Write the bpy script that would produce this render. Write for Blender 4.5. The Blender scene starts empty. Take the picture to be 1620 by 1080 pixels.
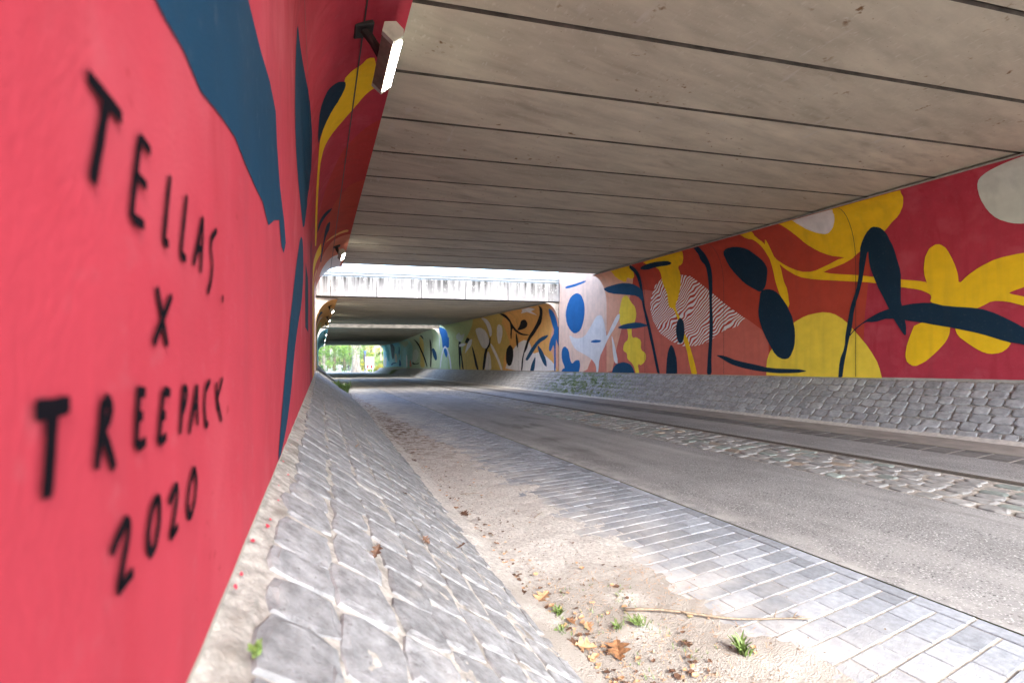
import bpy, bmesh, math, random
import numpy as np
from mathutils import Vector, Matrix, noise
from mathutils.geometry import delaunay_2d_cdt
random.seed(7)
R = math.radians
sc = bpy.context.scene
# ---------------------------------------------------------------- camera, sky, sun, exposure
YAW = math.atan(305/660)
cd = bpy.data.cameras.new('camera'); cam = bpy.data.objects.new('camera', cd); sc.collection.objects.link(cam)
cam.location = (0, 0, 0); cam.rotation_euler = (R(90), 0, -YAW)
cd.sensor_width = 36; cd.lens = 660/1620*36; cd.shift_y = 17/1620
cd.clip_start = .02; cd.clip_end = 3000
cd.dof.use_dof = True; cd.dof.focus_distance = 4.0; cd.dof.aperture_fstop = 2.5
sc.camera = cam
SUN_EL, SUN_AZ = 42, 172          # azimuth clockwise from +Y (the tunnel's direction)
w = bpy.data.worlds.new('World'); sc.world = w; w.use_nodes = True
nt = w.node_tree; bg = nt.nodes['Background']
sky = nt.nodes.new('ShaderNodeTexSky'); sky.sky_type = 'NISHITA'; sky.sun_disc = False
sky.sun_elevation = R(SUN_EL); sky.sun_rotation = R(SUN_AZ); sky.air_density = 1.0; sky.dust_density = 2.2; sky.ozone_density = 1.0
nt.links.new(sky.outputs[0], bg.inputs[0]); bg.inputs[1].default_value = .15
sd = bpy.data.lights.new('sun', 'SUN'); sd.energy = .72; sd.angle = R(22); sd.color = (1, .97, .93)
so = bpy.data.objects.new('sun', sd); sc.collection.objects.link(so)
az, el = R(SUN_AZ), R(SUN_EL)
sv = Vector((math.sin(az)*math.cos(el), math.cos(az)*math.cos(el), math.sin(el)))
so.rotation_euler = sv.to_track_quat('Z', 'Y').to_euler(); so.location = sv*60
vs = sc.view_settings; vs.view_transform = 'Standard'; vs.look = 'None'; vs.gamma = 1; vs.exposure = 3.22; vs.use_curve_mapping = False
sc.cycles.max_bounces = 10; sc.cycles.diffuse_bounces = 7; sc.cycles.glossy_bounces = 3
sc.cycles.caustics_reflective = False; sc.cycles.caustics_refractive = False
sc.cycles.use_denoising = True
# ---------------------------------------------------------------- the place: measures in metres, camera at the origin
XL, XR = -.153, 11.55             # wall faces
AL, AR, B = .957, .75, 1.25       # cove: reach left, reach right, height
SK = -.233                        # skew of the bridge decks (dY per dX)
def zg(X, Y):                     # road surface, falling away from the camera
    return -(1.35 + .0099*(X-3.25)) - .0308*Y if Y < 125 else zg(X, 124.99) - .004*(Y-125)
def base_l(Y): return -.415 - .0225*Y
def base_r(Y): return -.445 - .0308*Y
def toe_l(Y): return 1.0 + .025*min(Y, 12)
XT = 10.25
def ceil3(Y): return 2.53-.0476*(Y-43.35) if Y < 63 else 1.60-.014*(Y-63)
def c1(Y): return 3.33
def c2(Y): return 2.56
def c3(Y): return ceil3(Y)-.07
def cg(Y): return 50.
SEG = {'R1': ('R', c1, -3., 15.), 'RG': ('R', cg, 15., 19.07), 'R2': ('R', c2, 19.07, 40.05), 'RH': ('R', cg, 40.05, 43.3), 'R3': ('R', c3, 43.3, 86.),
       'L1': ('L', c1, -3., 17.55), 'LG': ('L', cg, 17.55, 21.8), 'L2': ('L', c2, 21.8, 42.7), 'LH': ('L', cg, 42.7, 46.), 'L3': ('L', c3, 46., 88.)}
NC = 24
def wall_pt(seg, Y, q, off=0.):
    side, ce, _, _ = SEG[seg]
    zc = ce(Y) - B
    s = 1 if side == 'L' else -1; X0 = XL if side == 'L' else XR; a = AL if side == 'L' else AR
    if q <= zc: return (X0 + s*off, Y, q)
    ph = min((q-zc)/B, math.pi/2-1e-6); st_ = math.pi/2/NC; k = int(ph/st_); fr = ph/st_-k; out = []
    for p_ in (k*st_, (k+1)*st_):     # the cove is a fan of flat facets; stay on them
        n = Vector((math.cos(p_)/a, -math.sin(p_)/B)).normalized(); out.append(((a*(1-math.cos(p_)) + n.x*off), zc + B*math.sin(p_) + n.y*off))
    return (X0 + s*(out[0][0]*(1-fr)+out[1][0]*fr), Y, out[0][1]*(1-fr)+out[1][1]*fr)
# ---------------------------------------------------------------- helpers
col = sc.collection
def tag(o, label=None, cat=None, group=None, kind=None):
    if label: o['label'] = label
    if cat: o['category'] = cat
    if group: o['group'] = group
    if kind: o['kind'] = kind
    return o
def link(name, me, mat=None, parent=None):
    if mat and not me.materials: me.materials.append(mat)
    o = bpy.data.objects.new(name, me); col.objects.link(o)
    if parent: o.parent = parent
    return o
def mesh(name, v, f, mat=None, parent=None, smooth=False):
    me = bpy.data.meshes.new(name); me.from_pydata([tuple(p) for p in v], [], f); me.update()
    if smooth: me.polygons.foreach_set('use_smooth', [True]*len(me.polygons))
    return link(name, me, mat, parent)
def empty(name, loc=(0, 0, 0), rz=0):
    o = bpy.data.objects.new(name, None); o.empty_display_size = .2; col.objects.link(o); o.location = loc; o.rotation_euler.z = rz
    return o
class MB:
    def __init__(s): s.v = []; s.f = []
    def add(s, v, f):
        n = len(s.v); s.v += [tuple(p) for p in v]; s.f += [tuple(i+n for i in q) for q in f]; return s
    def box(s, x0, x1, y0, y1, z0, z1, M=None, b=0):
        if b:
            bm = bmesh.new(); bmesh.ops.create_cube(bm, size=1)
            for q in bm.verts: q.co = ((x0+x1)/2+q.co.x*(x1-x0), (y0+y1)/2+q.co.y*(y1-y0), (z0+z1)/2+q.co.z*(z1-z0))
            bmesh.ops.bevel(bm, geom=bm.edges[:], offset=b, segments=1, affect='EDGES')
            v = [tuple(q.co) for q in bm.verts]; f = [tuple(q.index for q in p.verts) for p in bm.faces]; bm.free()
        else:
            v = [(x, y, z) for x in (x0, x1) for y in (y0, y1) for z in (z0, z1)]
            f = [(0, 1, 3, 2), (4, 6, 7, 5), (0, 4, 5, 1), (2, 3, 7, 6), (0, 2, 6, 4), (1, 5, 7, 3)]
        if M: v = [M @ Vector(p) for p in v]
        return s.add(v, f)
    def tube(s, pts, rad, n=8):
        pts = [Vector(p) for p in pts]; rr = rad if isinstance(rad, (list, tuple)) else [rad]*len(pts)
        v = []; up0 = None
        for i, p in enumerate(pts):
            t = (pts[min(i+1, len(pts)-1)] - pts[max(i-1, 0)]).normalized()
            a = t.orthogonal() if up0 is None else (up0 - t*up0.dot(t))
            a = a.normalized(); up0 = a; b_ = t.cross(a)
            v += [p + (a*math.cos(k*2*math.pi/n)+b_*math.sin(k*2*math.pi/n))*rr[i] for k in range(n)]
        f = [(i*n+k, i*n+(k+1) % n, (i+1)*n+(k+1) % n, (i+1)*n+k) for i in range(len(pts)-1) for k in range(n)]
        f += [tuple(range(n))[::-1], tuple((len(pts)-1)*n+k for k in range(n))]
        return s.add(v, f)
    def build(s, name, mat, parent=None, smooth=False): return mesh(name, s.v, s.f, mat, parent, smooth)
# ---------------------------------------------------------------- materials
def mat(name, colr, rough=.7, var=.15, scale=6., bump=.0, bscale=80., detail=6, col2=None, spec=.4, per=0., stretch=None):
    m = bpy.data.materials.new(name); m.use_nodes = True; t = m.node_tree; N = t.nodes; L = t.links
    p = N['Principled BSDF']; p.inputs['Roughness'].default_value = rough; p.inputs['Specular IOR Level'].default_value = spec
    g = N.new('ShaderNodeNewGeometry'); pos = g.outputs['Position']
    if stretch:
        mp = N.new('ShaderNodeMapping'); mp.inputs['Scale'].default_value = stretch; L.new(pos, mp.inputs[0]); pos = mp.outputs[0]
    n = N.new('ShaderNodeTexNoise'); n.inputs['Scale'].default_value = scale; n.inputs['Detail'].default_value = detail; n.inputs['Roughness'].default_value = .62
    L.new(pos, n.inputs['Vector'])
    r = N.new('ShaderNodeValToRGB'); c2 = col2 or tuple(c*(1-2*var) for c in colr)
    c1_ = colr if col2 else tuple(min(1, c*(1+var)) for c in colr)
    r.color_ramp.elements[0].position = .3; r.color_ramp.elements[1].position = .7
    r.color_ramp.elements[0].color = (*c2, 1); r.color_ramp.elements[1].color = (*c1_, 1)
    L.new(n.outputs['Fac'], r.inputs[0]); out = r.outputs[0]
    if per:
        oi = N.new('ShaderNodeObjectInfo'); ad = N.new('ShaderNodeMath'); ad.operation = 'ADD'
        L.new(oi.outputs['Random'], ad.inputs[0]); L.new(g.outputs['Random Per Island'], ad.inputs[1])
        fr = N.new('ShaderNodeMath'); fr.operation = 'FRACT'; L.new(ad.outputs[0], fr.inputs[0])
        mr = N.new('ShaderNodeMapRange'); mr.inputs['To Min'].default_value = 1-per; mr.inputs['To Max'].default_value = 1+per; L.new(fr.outputs[0], mr.inputs[0])
        mx = N.new('ShaderNodeVectorMath'); mx.operation = 'SCALE'; L.new(out, mx.inputs[0]); L.new(mr.outputs[0], mx.inputs['Scale']); out = mx.outputs[0]
    L.new(out, p.inputs['Base Color'])
    if bump:
        b = N.new('ShaderNodeTexNoise'); b.inputs['Scale'].default_value = bscale; b.inputs['Detail'].default_value = 5; L.new(g.outputs['Position'], b.inputs['Vector'])
        bn = N.new('ShaderNodeBump'); bn.inputs['Strength'].default_value = bump; bn.inputs['Distance'].default_value = .01; L.new(b.outputs['Fac'], bn.inputs['Height']); L.new(bn.outputs[0], p.inputs['Normal'])
    return m
def mix_in(m, colr, fac_socket):
    """lay another colour over a material's base colour by a factor socket"""
    t = m.node_tree; p = t.nodes['Principled BSDF']; src = p.inputs['Base Color'].links[0].from_socket
    mx = t.nodes.new('ShaderNodeMix'); mx.data_type = 'RGBA'
    t.links.new(fac_socket, mx.inputs[0]); t.links.new(src, mx.inputs[6]); mx.inputs[7].default_value = (*colr, 1); t.links.new(mx.outputs[2], p.inputs['Base Color'])
    return mx
def nz(m, scale, lo, hi, stretch=None, detail=5):
    t = m.node_tree; g = t.nodes.new('ShaderNodeNewGeometry'); src = g.outputs['Position']
    if stretch:
        mp = t.nodes.new('ShaderNodeMapping'); mp.inputs['Scale'].default_value = stretch; t.links.new(src, mp.inputs[0]); src = mp.outputs[0]
    n = t.nodes.new('ShaderNodeTexNoise'); n.inputs['Scale'].default_value = scale; n.inputs['Detail'].default_value = detail; t.links.new(src, n.inputs['Vector'])
    mr = t.nodes.new('ShaderNodeMapRange'); mr.inputs['From Min'].default_value = lo; mr.inputs['From Max'].default_value = hi; t.links.new(n.outputs['Fac'], mr.inputs[0])
    return mr.outputs[0]
def ramp_axis(m, axis, lo, hi):
    t = m.node_tree; g = t.nodes.new('ShaderNodeNewGeometry'); s = t.nodes.new('ShaderNodeSeparateXYZ'); t.links.new(g.outputs['Position'], s.inputs[0])
    mr = t.nodes.new('ShaderNodeMapRange'); mr.inputs['From Min'].default_value = lo; mr.inputs['From Max'].default_value = hi; t.links.new(s.outputs[axis], mr.inputs[0])
    return mr.outputs[0]
def mul(m, a, b):
    t = m.node_tree; x = t.nodes.new('ShaderNodeMath'); x.operation = 'MULTIPLY'; t.links.new(a, x.inputs[0]); t.links.new(b, x.inputs[1]); return x.outputs[0]
PAINT = dict(crimson=(.46, .046, .07), brick=(.50, .07, .042), brickd=(.47, .05, .045), salmon=(.60, .155, .115), salmonlt=(.72, .24, .17), coral=(.68, .22, .13), peach=(.80, .40, .26),
             palepink=(.92, .63, .48), white=(.80, .76, .74), yellow=(.90, .56, .02), yellowlt=(.92, .68, .07), navy=(.012, .034, .062), navyb=(.02, .075, .15), blue=(.025, .14, .36),
             teal2=(.006, .044, .092), black=(.02, .02, .022), paleg=(.58, .60, .52), orange=(.80, .42, .13), ochre=(.64, .46, .14), green=(.52, .57, .27), palegreen=(.56, .64, .38),
             teal=(.34, .56, .52), sky=(.28, .66, .80), tealb=(.06, .36, .48), greengrey=(.44, .50, .34))
M = {}
for k, c in PAINT.items(): M['p_'+k] = mat('paint_'+k, c, .8, .06, 3., .12, 140., spec=.12)
def grime(m, c, amt):
    f_ = nz(m, 4., .50, .80, (1, 1.5, .12)); f_.node.inputs['To Max'].default_value = amt; mix_in(m, tuple(k*.62+.02 for k in c), f_)
    f_ = nz(m, 24., .60, .74); f_.node.inputs['To Max'].default_value = amt; mix_in(m, tuple(k*.8+.05 for k in c), f_)
for k, c in PAINT.items(): grime(M['p_'+k], c, .45)
mix_in(M['p_crimson'], (.50, .075, .10), nz(M['p_crimson'], 2.2, .52, .72))
mix_in(M['p_crimson'], (.34, .03, .045), mul(M['p_crimson'], nz(M['p_crimson'], 30., .66, .73), nz(M['p_crimson'], 4., .5, .6)))
mix_in(M['p_crimson'], (.40, .036, .055), nz(M['p_crimson'], 5., .55, .75, (1, 1.6, .25)))
# white diamond with hand-drawn wavy red lines
m = mat('paint_stripes', PAINT['white'], .8, .03, spec=.12); t = m.node_tree
g = t.nodes.new('ShaderNodeNewGeometry'); mp = t.nodes.new('ShaderNodeMapping'); mp.inputs['Rotation'].default_value = (R(38), 0, 0)
t.links.new(g.outputs['Position'], mp.inputs[0])
wv = t.nodes.new('ShaderNodeTexWave'); wv.bands_direction = 'Z'; wv.inputs['Scale'].default_value = 3.1; wv.inputs['Distortion'].default_value = 15.; wv.inputs['Detail'].default_value = 1.5; wv.inputs['Detail Scale'].default_value = .5
t.links.new(mp.outputs[0], wv.inputs[0]); mr = t.nodes.new('ShaderNodeMapRange'); mr.inputs['From Min'].default_value = .50; mr.inputs['From Max'].default_value = .58; t.links.new(wv.outputs['Fac'], mr.inputs[0])
mix_in(m, PAINT['brick'], mr.outputs[0]); M['p_stripes'] = m
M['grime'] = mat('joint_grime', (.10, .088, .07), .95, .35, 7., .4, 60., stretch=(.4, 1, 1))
M['concrete'] = mat('raw_concrete', (.42, .39, .34), .85, .15, 5., .3, 60.)
# deck soffit: board-marked concrete with brown bleeding and pale scrapes
m = mat('soffit_concrete', (.56, .51, .395), .8, .12, 1.6, .35, 45., stretch=(.5, 2.2, 1), per=.08); M['soffit'] = m
mix_in(m, (.30, .255, .19), mul(m, nz(m, 2.6, .50, .80, (.5, 2.2, 1)), nz(m, .6, .35, .65)))
mix_in(m, (.25, .22, .17), nz(m, 38., .69, .76))
mix_in(m, (.60, .57, .48), nz(m, 22., .60, .80, (1, .5, 1)))
mix_in(m, (.17, .085, .03), mul(m, nz(m, 11., .64, .74, (.8, 1., 1)), nz(m, 1.1, .50, .60)))
mix_in(m, (.56, .53, .47), mul(m, nz(m, 9., .62, .75, (1, .25, 1)), nz(m, .7, .5, .62)))
# fascia: pale concrete with black run-off streaks from the top
m = mat('fascia_concrete', (.27, .266, .26), .85, .12, 4., .2, 50.); M['fascia'] = m
mix_in(m, (.03, .03, .028), mul(m, nz(m, 5., .36, .60, (1, 1, .06)), ramp_axis(m, 'Z', 2.55, 3.5)))
mix_in(m, (.6, .6, .58), nz(m, 13., .66, .70, (1, 1, .7)))
M['stone'] = mat('slope_stone', (.255, .265, .28), .85, .24, 22., .35, 160., per=.14)
mix_in(M['stone'], (.48, .47, .45), nz(M['stone'], 5., .58, .85))
mix_in(M['stone'], (.12, .12, .125), nz(M['stone'], 70., .62, .74))
M['stone_r'] = mat('slope_stone_far', (.37, .372, .37), .8, .18, 12., .6, 80., per=.16)
M['mortar'] = mat('pale_mortar', (.42, .405, .375), .95, .28, 25., .45, 150.)
mix_in(M['mortar'], (.20, .185, .165), nz(M['mortar'], 7., .52, .66))
M['bed'] = mat('joint_bed', (.36, .335, .30), .95, .3, 20., .8, 90.)
M['sand'] = mat('sand', (.56, .545, .515), .95, .22, 40., 1., 130.)
mix_in(M['sand'], (.33, .31, .28), mul(M['sand'], nz(M['sand'], 3.0, .26, .46), ramp_axis(M['sand'], 'Y', 2.5, 1.9)))
mix_in(M['sand'], (.17, .12, .085), mul(M['sand'], nz(M['sand'], 9., .46, .60), ramp_axis(M['sand'], 'Y', 4.5, 8.)))
mix_in(M['sand'], (.14, .11, .08), nz(M['sand'], 60., .66, .72))
M['joint'] = mat('joint_sand', (.40, .38, .345), .95, .15, 30., .5, 120.)
M['brick'] = mat('paving_brick', (.235, .26, .295), .8, .14, 30., .4, 150., per=.22)
mix_in(M['brick'], (.52, .51, .49), mul(M['brick'], nz(M['brick'], 4., .3, .7), ramp_axis(M['brick'], 'X', 2.75, 1.8)))
M['brickd'] = mat('gutter_brick', (.14, .138, .135), .8, .15, 20., .4, 120., per=.25)
M['asphalt'] = mat('asphalt', (.235, .236, .238), .85, .12, 2.2, .9, 260.)
mix_in(M['asphalt'], (.52, .515, .51), nz(M['asphalt'], 75., .57, .66))
mix_in(M['asphalt'], (.05, .05, .05), nz(M['asphalt'], 62., .58, .67))
mix_in(M['asphalt'], (.27, .268, .262), mul(M['asphalt'], nz(M['asphalt'], .9, .48, .70, (1, .3, 1)), ramp_axis(M['asphalt'], 'Y', 3., 10.)))
mix_in(M['asphalt'], (.36, .355, .35), mul(M['asphalt'], nz(M['asphalt'], 1.6, .5, .7, (1.4, .06, 1)), nz(M['asphalt'], .5, .3, .6)))
mix_in(M['asphalt'], (.15, .148, .146), mul(M['asphalt'], nz(M['asphalt'], 2.3, .56, .68, (1, .35, 1)), nz(M['asphalt'], .35, .45, .6)))
mix_in(M['asphalt'], (.39, .385, .375), mul(M['asphalt'], nz(M['asphalt'], 6., .40, .62), ramp_axis(M['asphalt'], 'X', 3.45, 3.08)))
M['cobble'] = mat('cobble', (.25, .25, .245), .8, .2, 11., .4, 70., per=.2)
t = M['cobble'].node_tree
M['tan_cobble'] = mat('tan_cobble', (.31, .26, .21), .8, .2, 10., .4, 70., per=.2)
M['green_cobble'] = mat('green_cobble', (.21, .245, .23), .75, .2, 10., .4, 70., per=.2)
M['tar'] = mat('tar_joint', (.075, .062, .048), .9, .3, 30., 1., 140.)
M['shoulder'] = mat('concrete_shoulder', (.30, .28, .255), .9, .15, 3., .4, 120.)
M['kerb'] = mat('kerb_dust', (.60, .57, .51), .95, .15, 12., .5, 100.)
M['grass'] = mat('grass', (.36, .46, .10), .7, .3, 3., col2=(.16, .27, .05)); M['weed'] = mat('weed_leaf', (.15, .235, .06), .5, .2, 20.)
M['verge'] = mat('verge_soil_grass', (.10, .15, .035), .95, .3, .8, .6, 30., col2=(.14, .12, .05))
M['path'] = mat('pale_path', (.42, .40, .37), .9, .15, 1.)
M['leaf'] = mat('dry_leaf', (.30, .155, .075), .6, .3, 60.); M['leafd'] = mat('dark_dry_leaf', (.13, .072, .046), .6, .3, 60.); M['leafp'] = mat('pale_dry_leaf', (.55, .33, .18), .6, .25, 60.)
M['wood'] = mat('twig_wood', (.27, .21, .15), .8, .25, 60., .3)
M['bark'] = mat('beech_bark', (.30, .275, .235), .85, .3, 2.5, .5, 14., stretch=(1, 1, .3)); M['barkd'] = mat('dark_bark', (.10, .08, .06), .9, .3, 3., .5, 14.)
for k, c in dict(f_green=(.07, .15, .02), f_mid=(.10, .19, .03), f_yellow=(.30, .28, .03), f_dark=(.035, .08, .015)).items():
    m = mat('foliage_'+k[2:], c, .6, .35, .8, per=.35); M[k] = m
    p = m.node_tree.nodes['Principled BSDF']; p.inputs['Subsurface Weight'].default_value = 0; p.inputs['Transmission Weight'].default_value = 0
M['galv'] = mat('weathered_steel_rail', (.22, .25, .27), .55, .1, 8.)
M['lamp_body'] = mat('lamp_housing', (.20, .165, .125), .5, .2, 10.); M['lamp_cap'] = mat('lamp_end_cap', (.46, .47, .40), .6, .1, 10.); M['dark'] = mat('dark_metal', (.025, .024, .022), .5, .1)
m = bpy.data.materials.new('lamp_glow'); m.use_nodes = True; p = m.node_tree.nodes['Principled BSDF']; p.inputs['Base Color'].default_value = (.9, .9, .85, 1)
p.inputs['Emission Color'].default_value = (1, .95, .82, 1); p.inputs['Emission Strength'].default_value = 6.0; M['glow'] = m
M['splash'] = mat('red_paint_splash', (.62, .03, .07), .5, .05)
M['ink'] = mat('spray_black', (.008, .007, .010), .9, .1, spec=.02)
for k, c in dict(skin=(.45, .28, .2), jacket_dark=(.03, .03, .04), jacket_pale=(.5, .5, .55), trousers=(.05, .06, .1), jacket_red=(.4, .06, .05), sign_white=(.8, .8, .78), sign_red=(.6, .03, .03), sign_blue=(.05, .1, .3), rubber=(.02, .02, .02), hair=(.05, .035, .02)).items(): M[k] = mat(k, c, .7, .08)
# ================================================================= THE SETTING
def strip(name, x0, x1, y0, y1, dz, m, ny=None, kind='structure', z=zg):
    ys = np.linspace(y0, y1, ny or max(2, int((y1-y0)/4)+1)); nx = max(2, int((x1-x0)/2)+2); xs = np.linspace(x0, x1, nx)
    v = [(x, y, z(x, y)+dz) for y in ys for x in xs]
    f = [(j*nx+i, j*nx+i+1, (j+1)*nx+i+1, (j+1)*nx+i) for j in range(len(ys)-1) for i in range(nx-1)]
    o = mesh(name, v, f, m); o['kind'] = kind; return o
# ground sheet out to the horizon, under the road
ys = [-400, -60, -8, 0, 20, 40, 60, 80, 100, 124, 140, 200, 400, 1200]; xs = [-900, -200, -60, -20, 0, 12, 30, 60, 200, 900]
v = [(x, y, zg(5, max(min(y, 200), -60))-.16) for y in ys for x in xs]; nx = len(xs)
o = mesh('ground', v, [(j*nx+i, j*nx+i+1, (j+1)*nx+i+1, (j+1)*nx+i) for j in range(len(ys)-1) for i in range(nx-1)], M['verge']); o['kind'] = 'structure'
XP, XA1, XC, XTAR, XA2, XG, XS = 3.1, 3.1, 5.45, 6.93, 7.05, 8.4, 9.05
strip('asphalt_lane', XA1+.012, XC-.02, -14, 92, 0, M['asphalt'])
strip('asphalt_lane', XA2, XG-.012, -14, 92, -.006, M['asphalt'])
strip('concrete_shoulder', XS+.01, XT+.25, -14, 92, -.004, M['shoulder'])
strip('tar_joint', XTAR-.04, XA2+.01, -14, 92, .003, M['tar'])
strip('road', -1.5, 13.5, 92, 200, .004, M['path'])
strip('road', -12, 24, -60, -14, .004, M['path']); strip('bounce_forecourt', -20, -.9, -14, -3.05, -.02, M['path']); strip('bounce_forecourt', 12.3, 34, -14, -3.05, -.02, M['path'])  # unseen pale ground behind the camera, added to bounce light onto the ceiling
# ---------------- paving bricks, rows across the strip
def chamfer_box_mesh(name, lx, ly, h, c):
    mb = MB(); a, b = lx/2, ly/2
    v = [(-a+c, -b+c, 0), (a-c, -b+c, 0), (a-c, b-c, 0), (-a+c, b-c, 0), (-a, -b, -c), (a, -b, -c), (a, b, -c), (-a, b, -c), (-a, -b, -h), (a, -b, -h), (a, b, -h), (-a, b, -h)]
    f = [(0, 1, 2, 3)] + [(4+i, 4+(i+1) % 4, (i+1) % 4, i) for i in range(4)] + [(8+i, 8+(i+1) % 4, 4+(i+1) % 4, 4+i) for i in range(4)]
    me = bpy.data.meshes.new(name); me.from_pydata(v, [], f); me.update(); return me
def slope_mat(x, y, z, tilt=.0, zr=0.):
    return Matrix.Translation((x, y, z)) @ Matrix.Rotation(-.0308, 4, 'X') @ Matrix.Rotation(random.gauss(0, tilt), 4, 'X') @ Matrix.Rotation(random.gauss(0, tilt), 4, 'Y') @ Matrix.Rotation(random.gauss(0, zr), 4, 'Z')
def join_pieces(name, items, m, parent):
    """many small pieces, one mesh (items: (mesh data, matrix))"""
    vv = []; ff = []; n = 0; cache = {}
    for me, Mx in items:
        if me.name not in cache:
            cache[me.name] = (np.array([tuple(q.co) for q in me.vertices]), [tuple(p.vertices) for p in me.polygons])
        cv, cf = cache[me.name]; A = np.array(Mx)
        vv.append(cv @ A[:3, :3].T + A[:3, 3]); ff += [tuple(i+n for i in q) for q in cf]; n += len(cv)
    o = mesh(name, np.concatenate(vv).tolist(), ff, m, parent); o['kind'] = 'stuff'; return o
PB = .1175; LB = .235
pav = strip('brick_paving', .6, XP+.006, -6, 92, -.006, M['joint'])
bm_full = chamfer_box_mesh('brick', LB-.010, PB-.0095, .05, .004); bm_half = chamfer_box_mesh('half_brick', LB/2-.010, PB-.0095, .05, .004); bm_edge = chamfer_box_mesh('edge_brick', .105, 2*PB-.0095, .05, .004)
for me in (bm_full, bm_half, bm_edge): me.materials.append(M['brick'])
near, far = [], []
y = -.4; r = 0
while y < 26:
    if r % 2 == 0: near.append((bm_edge, slope_mat(XP-.06, y+PB/2, zg(XP, y)+random.gauss(0, .001), .004, .004))) if .55 < y < 6.3 else far.append((bm_edge, slope_mat(XP-.06, y+PB/2, zg(XP, y), .004)))
    x = XP-.117
    if r % 2 == 0: items = [(bm_half, x-LB/4)]; x -= LB/2
    else: items = []
    while x > 1.15: items.append((bm_full, x-LB/2)); x -= LB
    for me, cx in items:
        it = (me, slope_mat(cx, y, zg(cx, y)+random.gauss(0, .0012), .006, .006))
        (near if (.55 < y < 5.6 and cx > 1.75) else far).append(it)
    y += PB; r += 1
near.sort(key=lambda q: q[1].translation.y)
for i, (me, Mx) in enumerate(near):
    if i < 300:
        o = link('brick', me, None, pav); o.matrix_world = Mx
    else: far.append((me, Mx))
join_pieces('brick_rows', far, M['brick'], pav)
# dark gutter on the far side
gut = strip('gutter_paving', XG-.01, XS+.012, -6, 92, -.0105, M['joint'])
bg_ = chamfer_box_mesh('gutter_brick', .20, .29, .05, .006); bg_.materials.append(M['brickd'])
k = 0; gfar = []
for iy in range(90):
    y = 1.2+iy*.31
    for ix in range(3):
        Mx = slope_mat(XG+.11+ix*.215, y, zg(XG, y)-.008, .006)
        if iy < 40: o = link('brick', bg_, None, gut); o.matrix_world = Mx
        else: gfar.append((bg_, Mx))
join_pieces('brick_rows', gfar, M['brickd'], gut)
# ---------------- stones: irregular rounded blocks, ten shapes
def stone_meshes(prefix, la, lb, h, n, rnd, m, dome=.0):
    out = []
    for s in range(n):
        rg = random.Random(hash(prefix) % 1000 + s*17); rg = random.Random(len(prefix)*31+s*17)
        K = 12; ring = []
        for k in range(K):
            a = 2*math.pi*(k+.5)/K + rg.uniform(-.1, .1); ca, sa = math.cos(a), math.sin(a)
            e = rnd; d = (abs(ca)**e + abs(sa)**e)**(-1/e)
            d *= rg.uniform(.90, 1.03); ring.append((la/2*d*ca, lb/2*d*sa))
        v = []
        for sc_, z in ((.75, dome), (.945, dome*.4-.002), (.99, -.009-dome*.3), (1.0, -h)):
            v += [(x*sc_, y*sc_, z+(rg.uniform(-.003, .003) if z > -.01 else 0)) for x, y in ring]
        f = [tuple(range(K))] + [(j*K+i+K, j*K+(i+1) % K+K, j*K+(i+1) % K, j*K+i) for j in range(3) for i in range(K)]
        me = bpy.data.meshes.new(prefix); me.from_pydata(v, [], f); me.update(); me.polygons.foreach_set('use_smooth', [False]*len(f)); me.materials.append(m); out.append(me)
    return out
def slope_frame(side, Y, wv_):
    if side == 'L': p0 = Vector((XL, Y, base_l(Y))); p1 = Vector((toe_l(Y), Y, zg(toe_l(Y), Y)))
    else: p0 = Vector((XR, Y, base_r(Y))); p1 = Vector((XT, Y, zg(XT, Y)))
    a = p1-p0; ln = a.length; a.normalize()
    ydir = Vector((0, 1, -.0265 if side == 'L' else -.0308)).normalized()
    n = ydir.cross(a) if side == 'R' else a.cross(ydir)
    if n.z < 0: n = -n
    n.normalize(); yd = n.cross(a)
    return p0.lerp(p1, wv_), a, yd, n, ln
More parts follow.
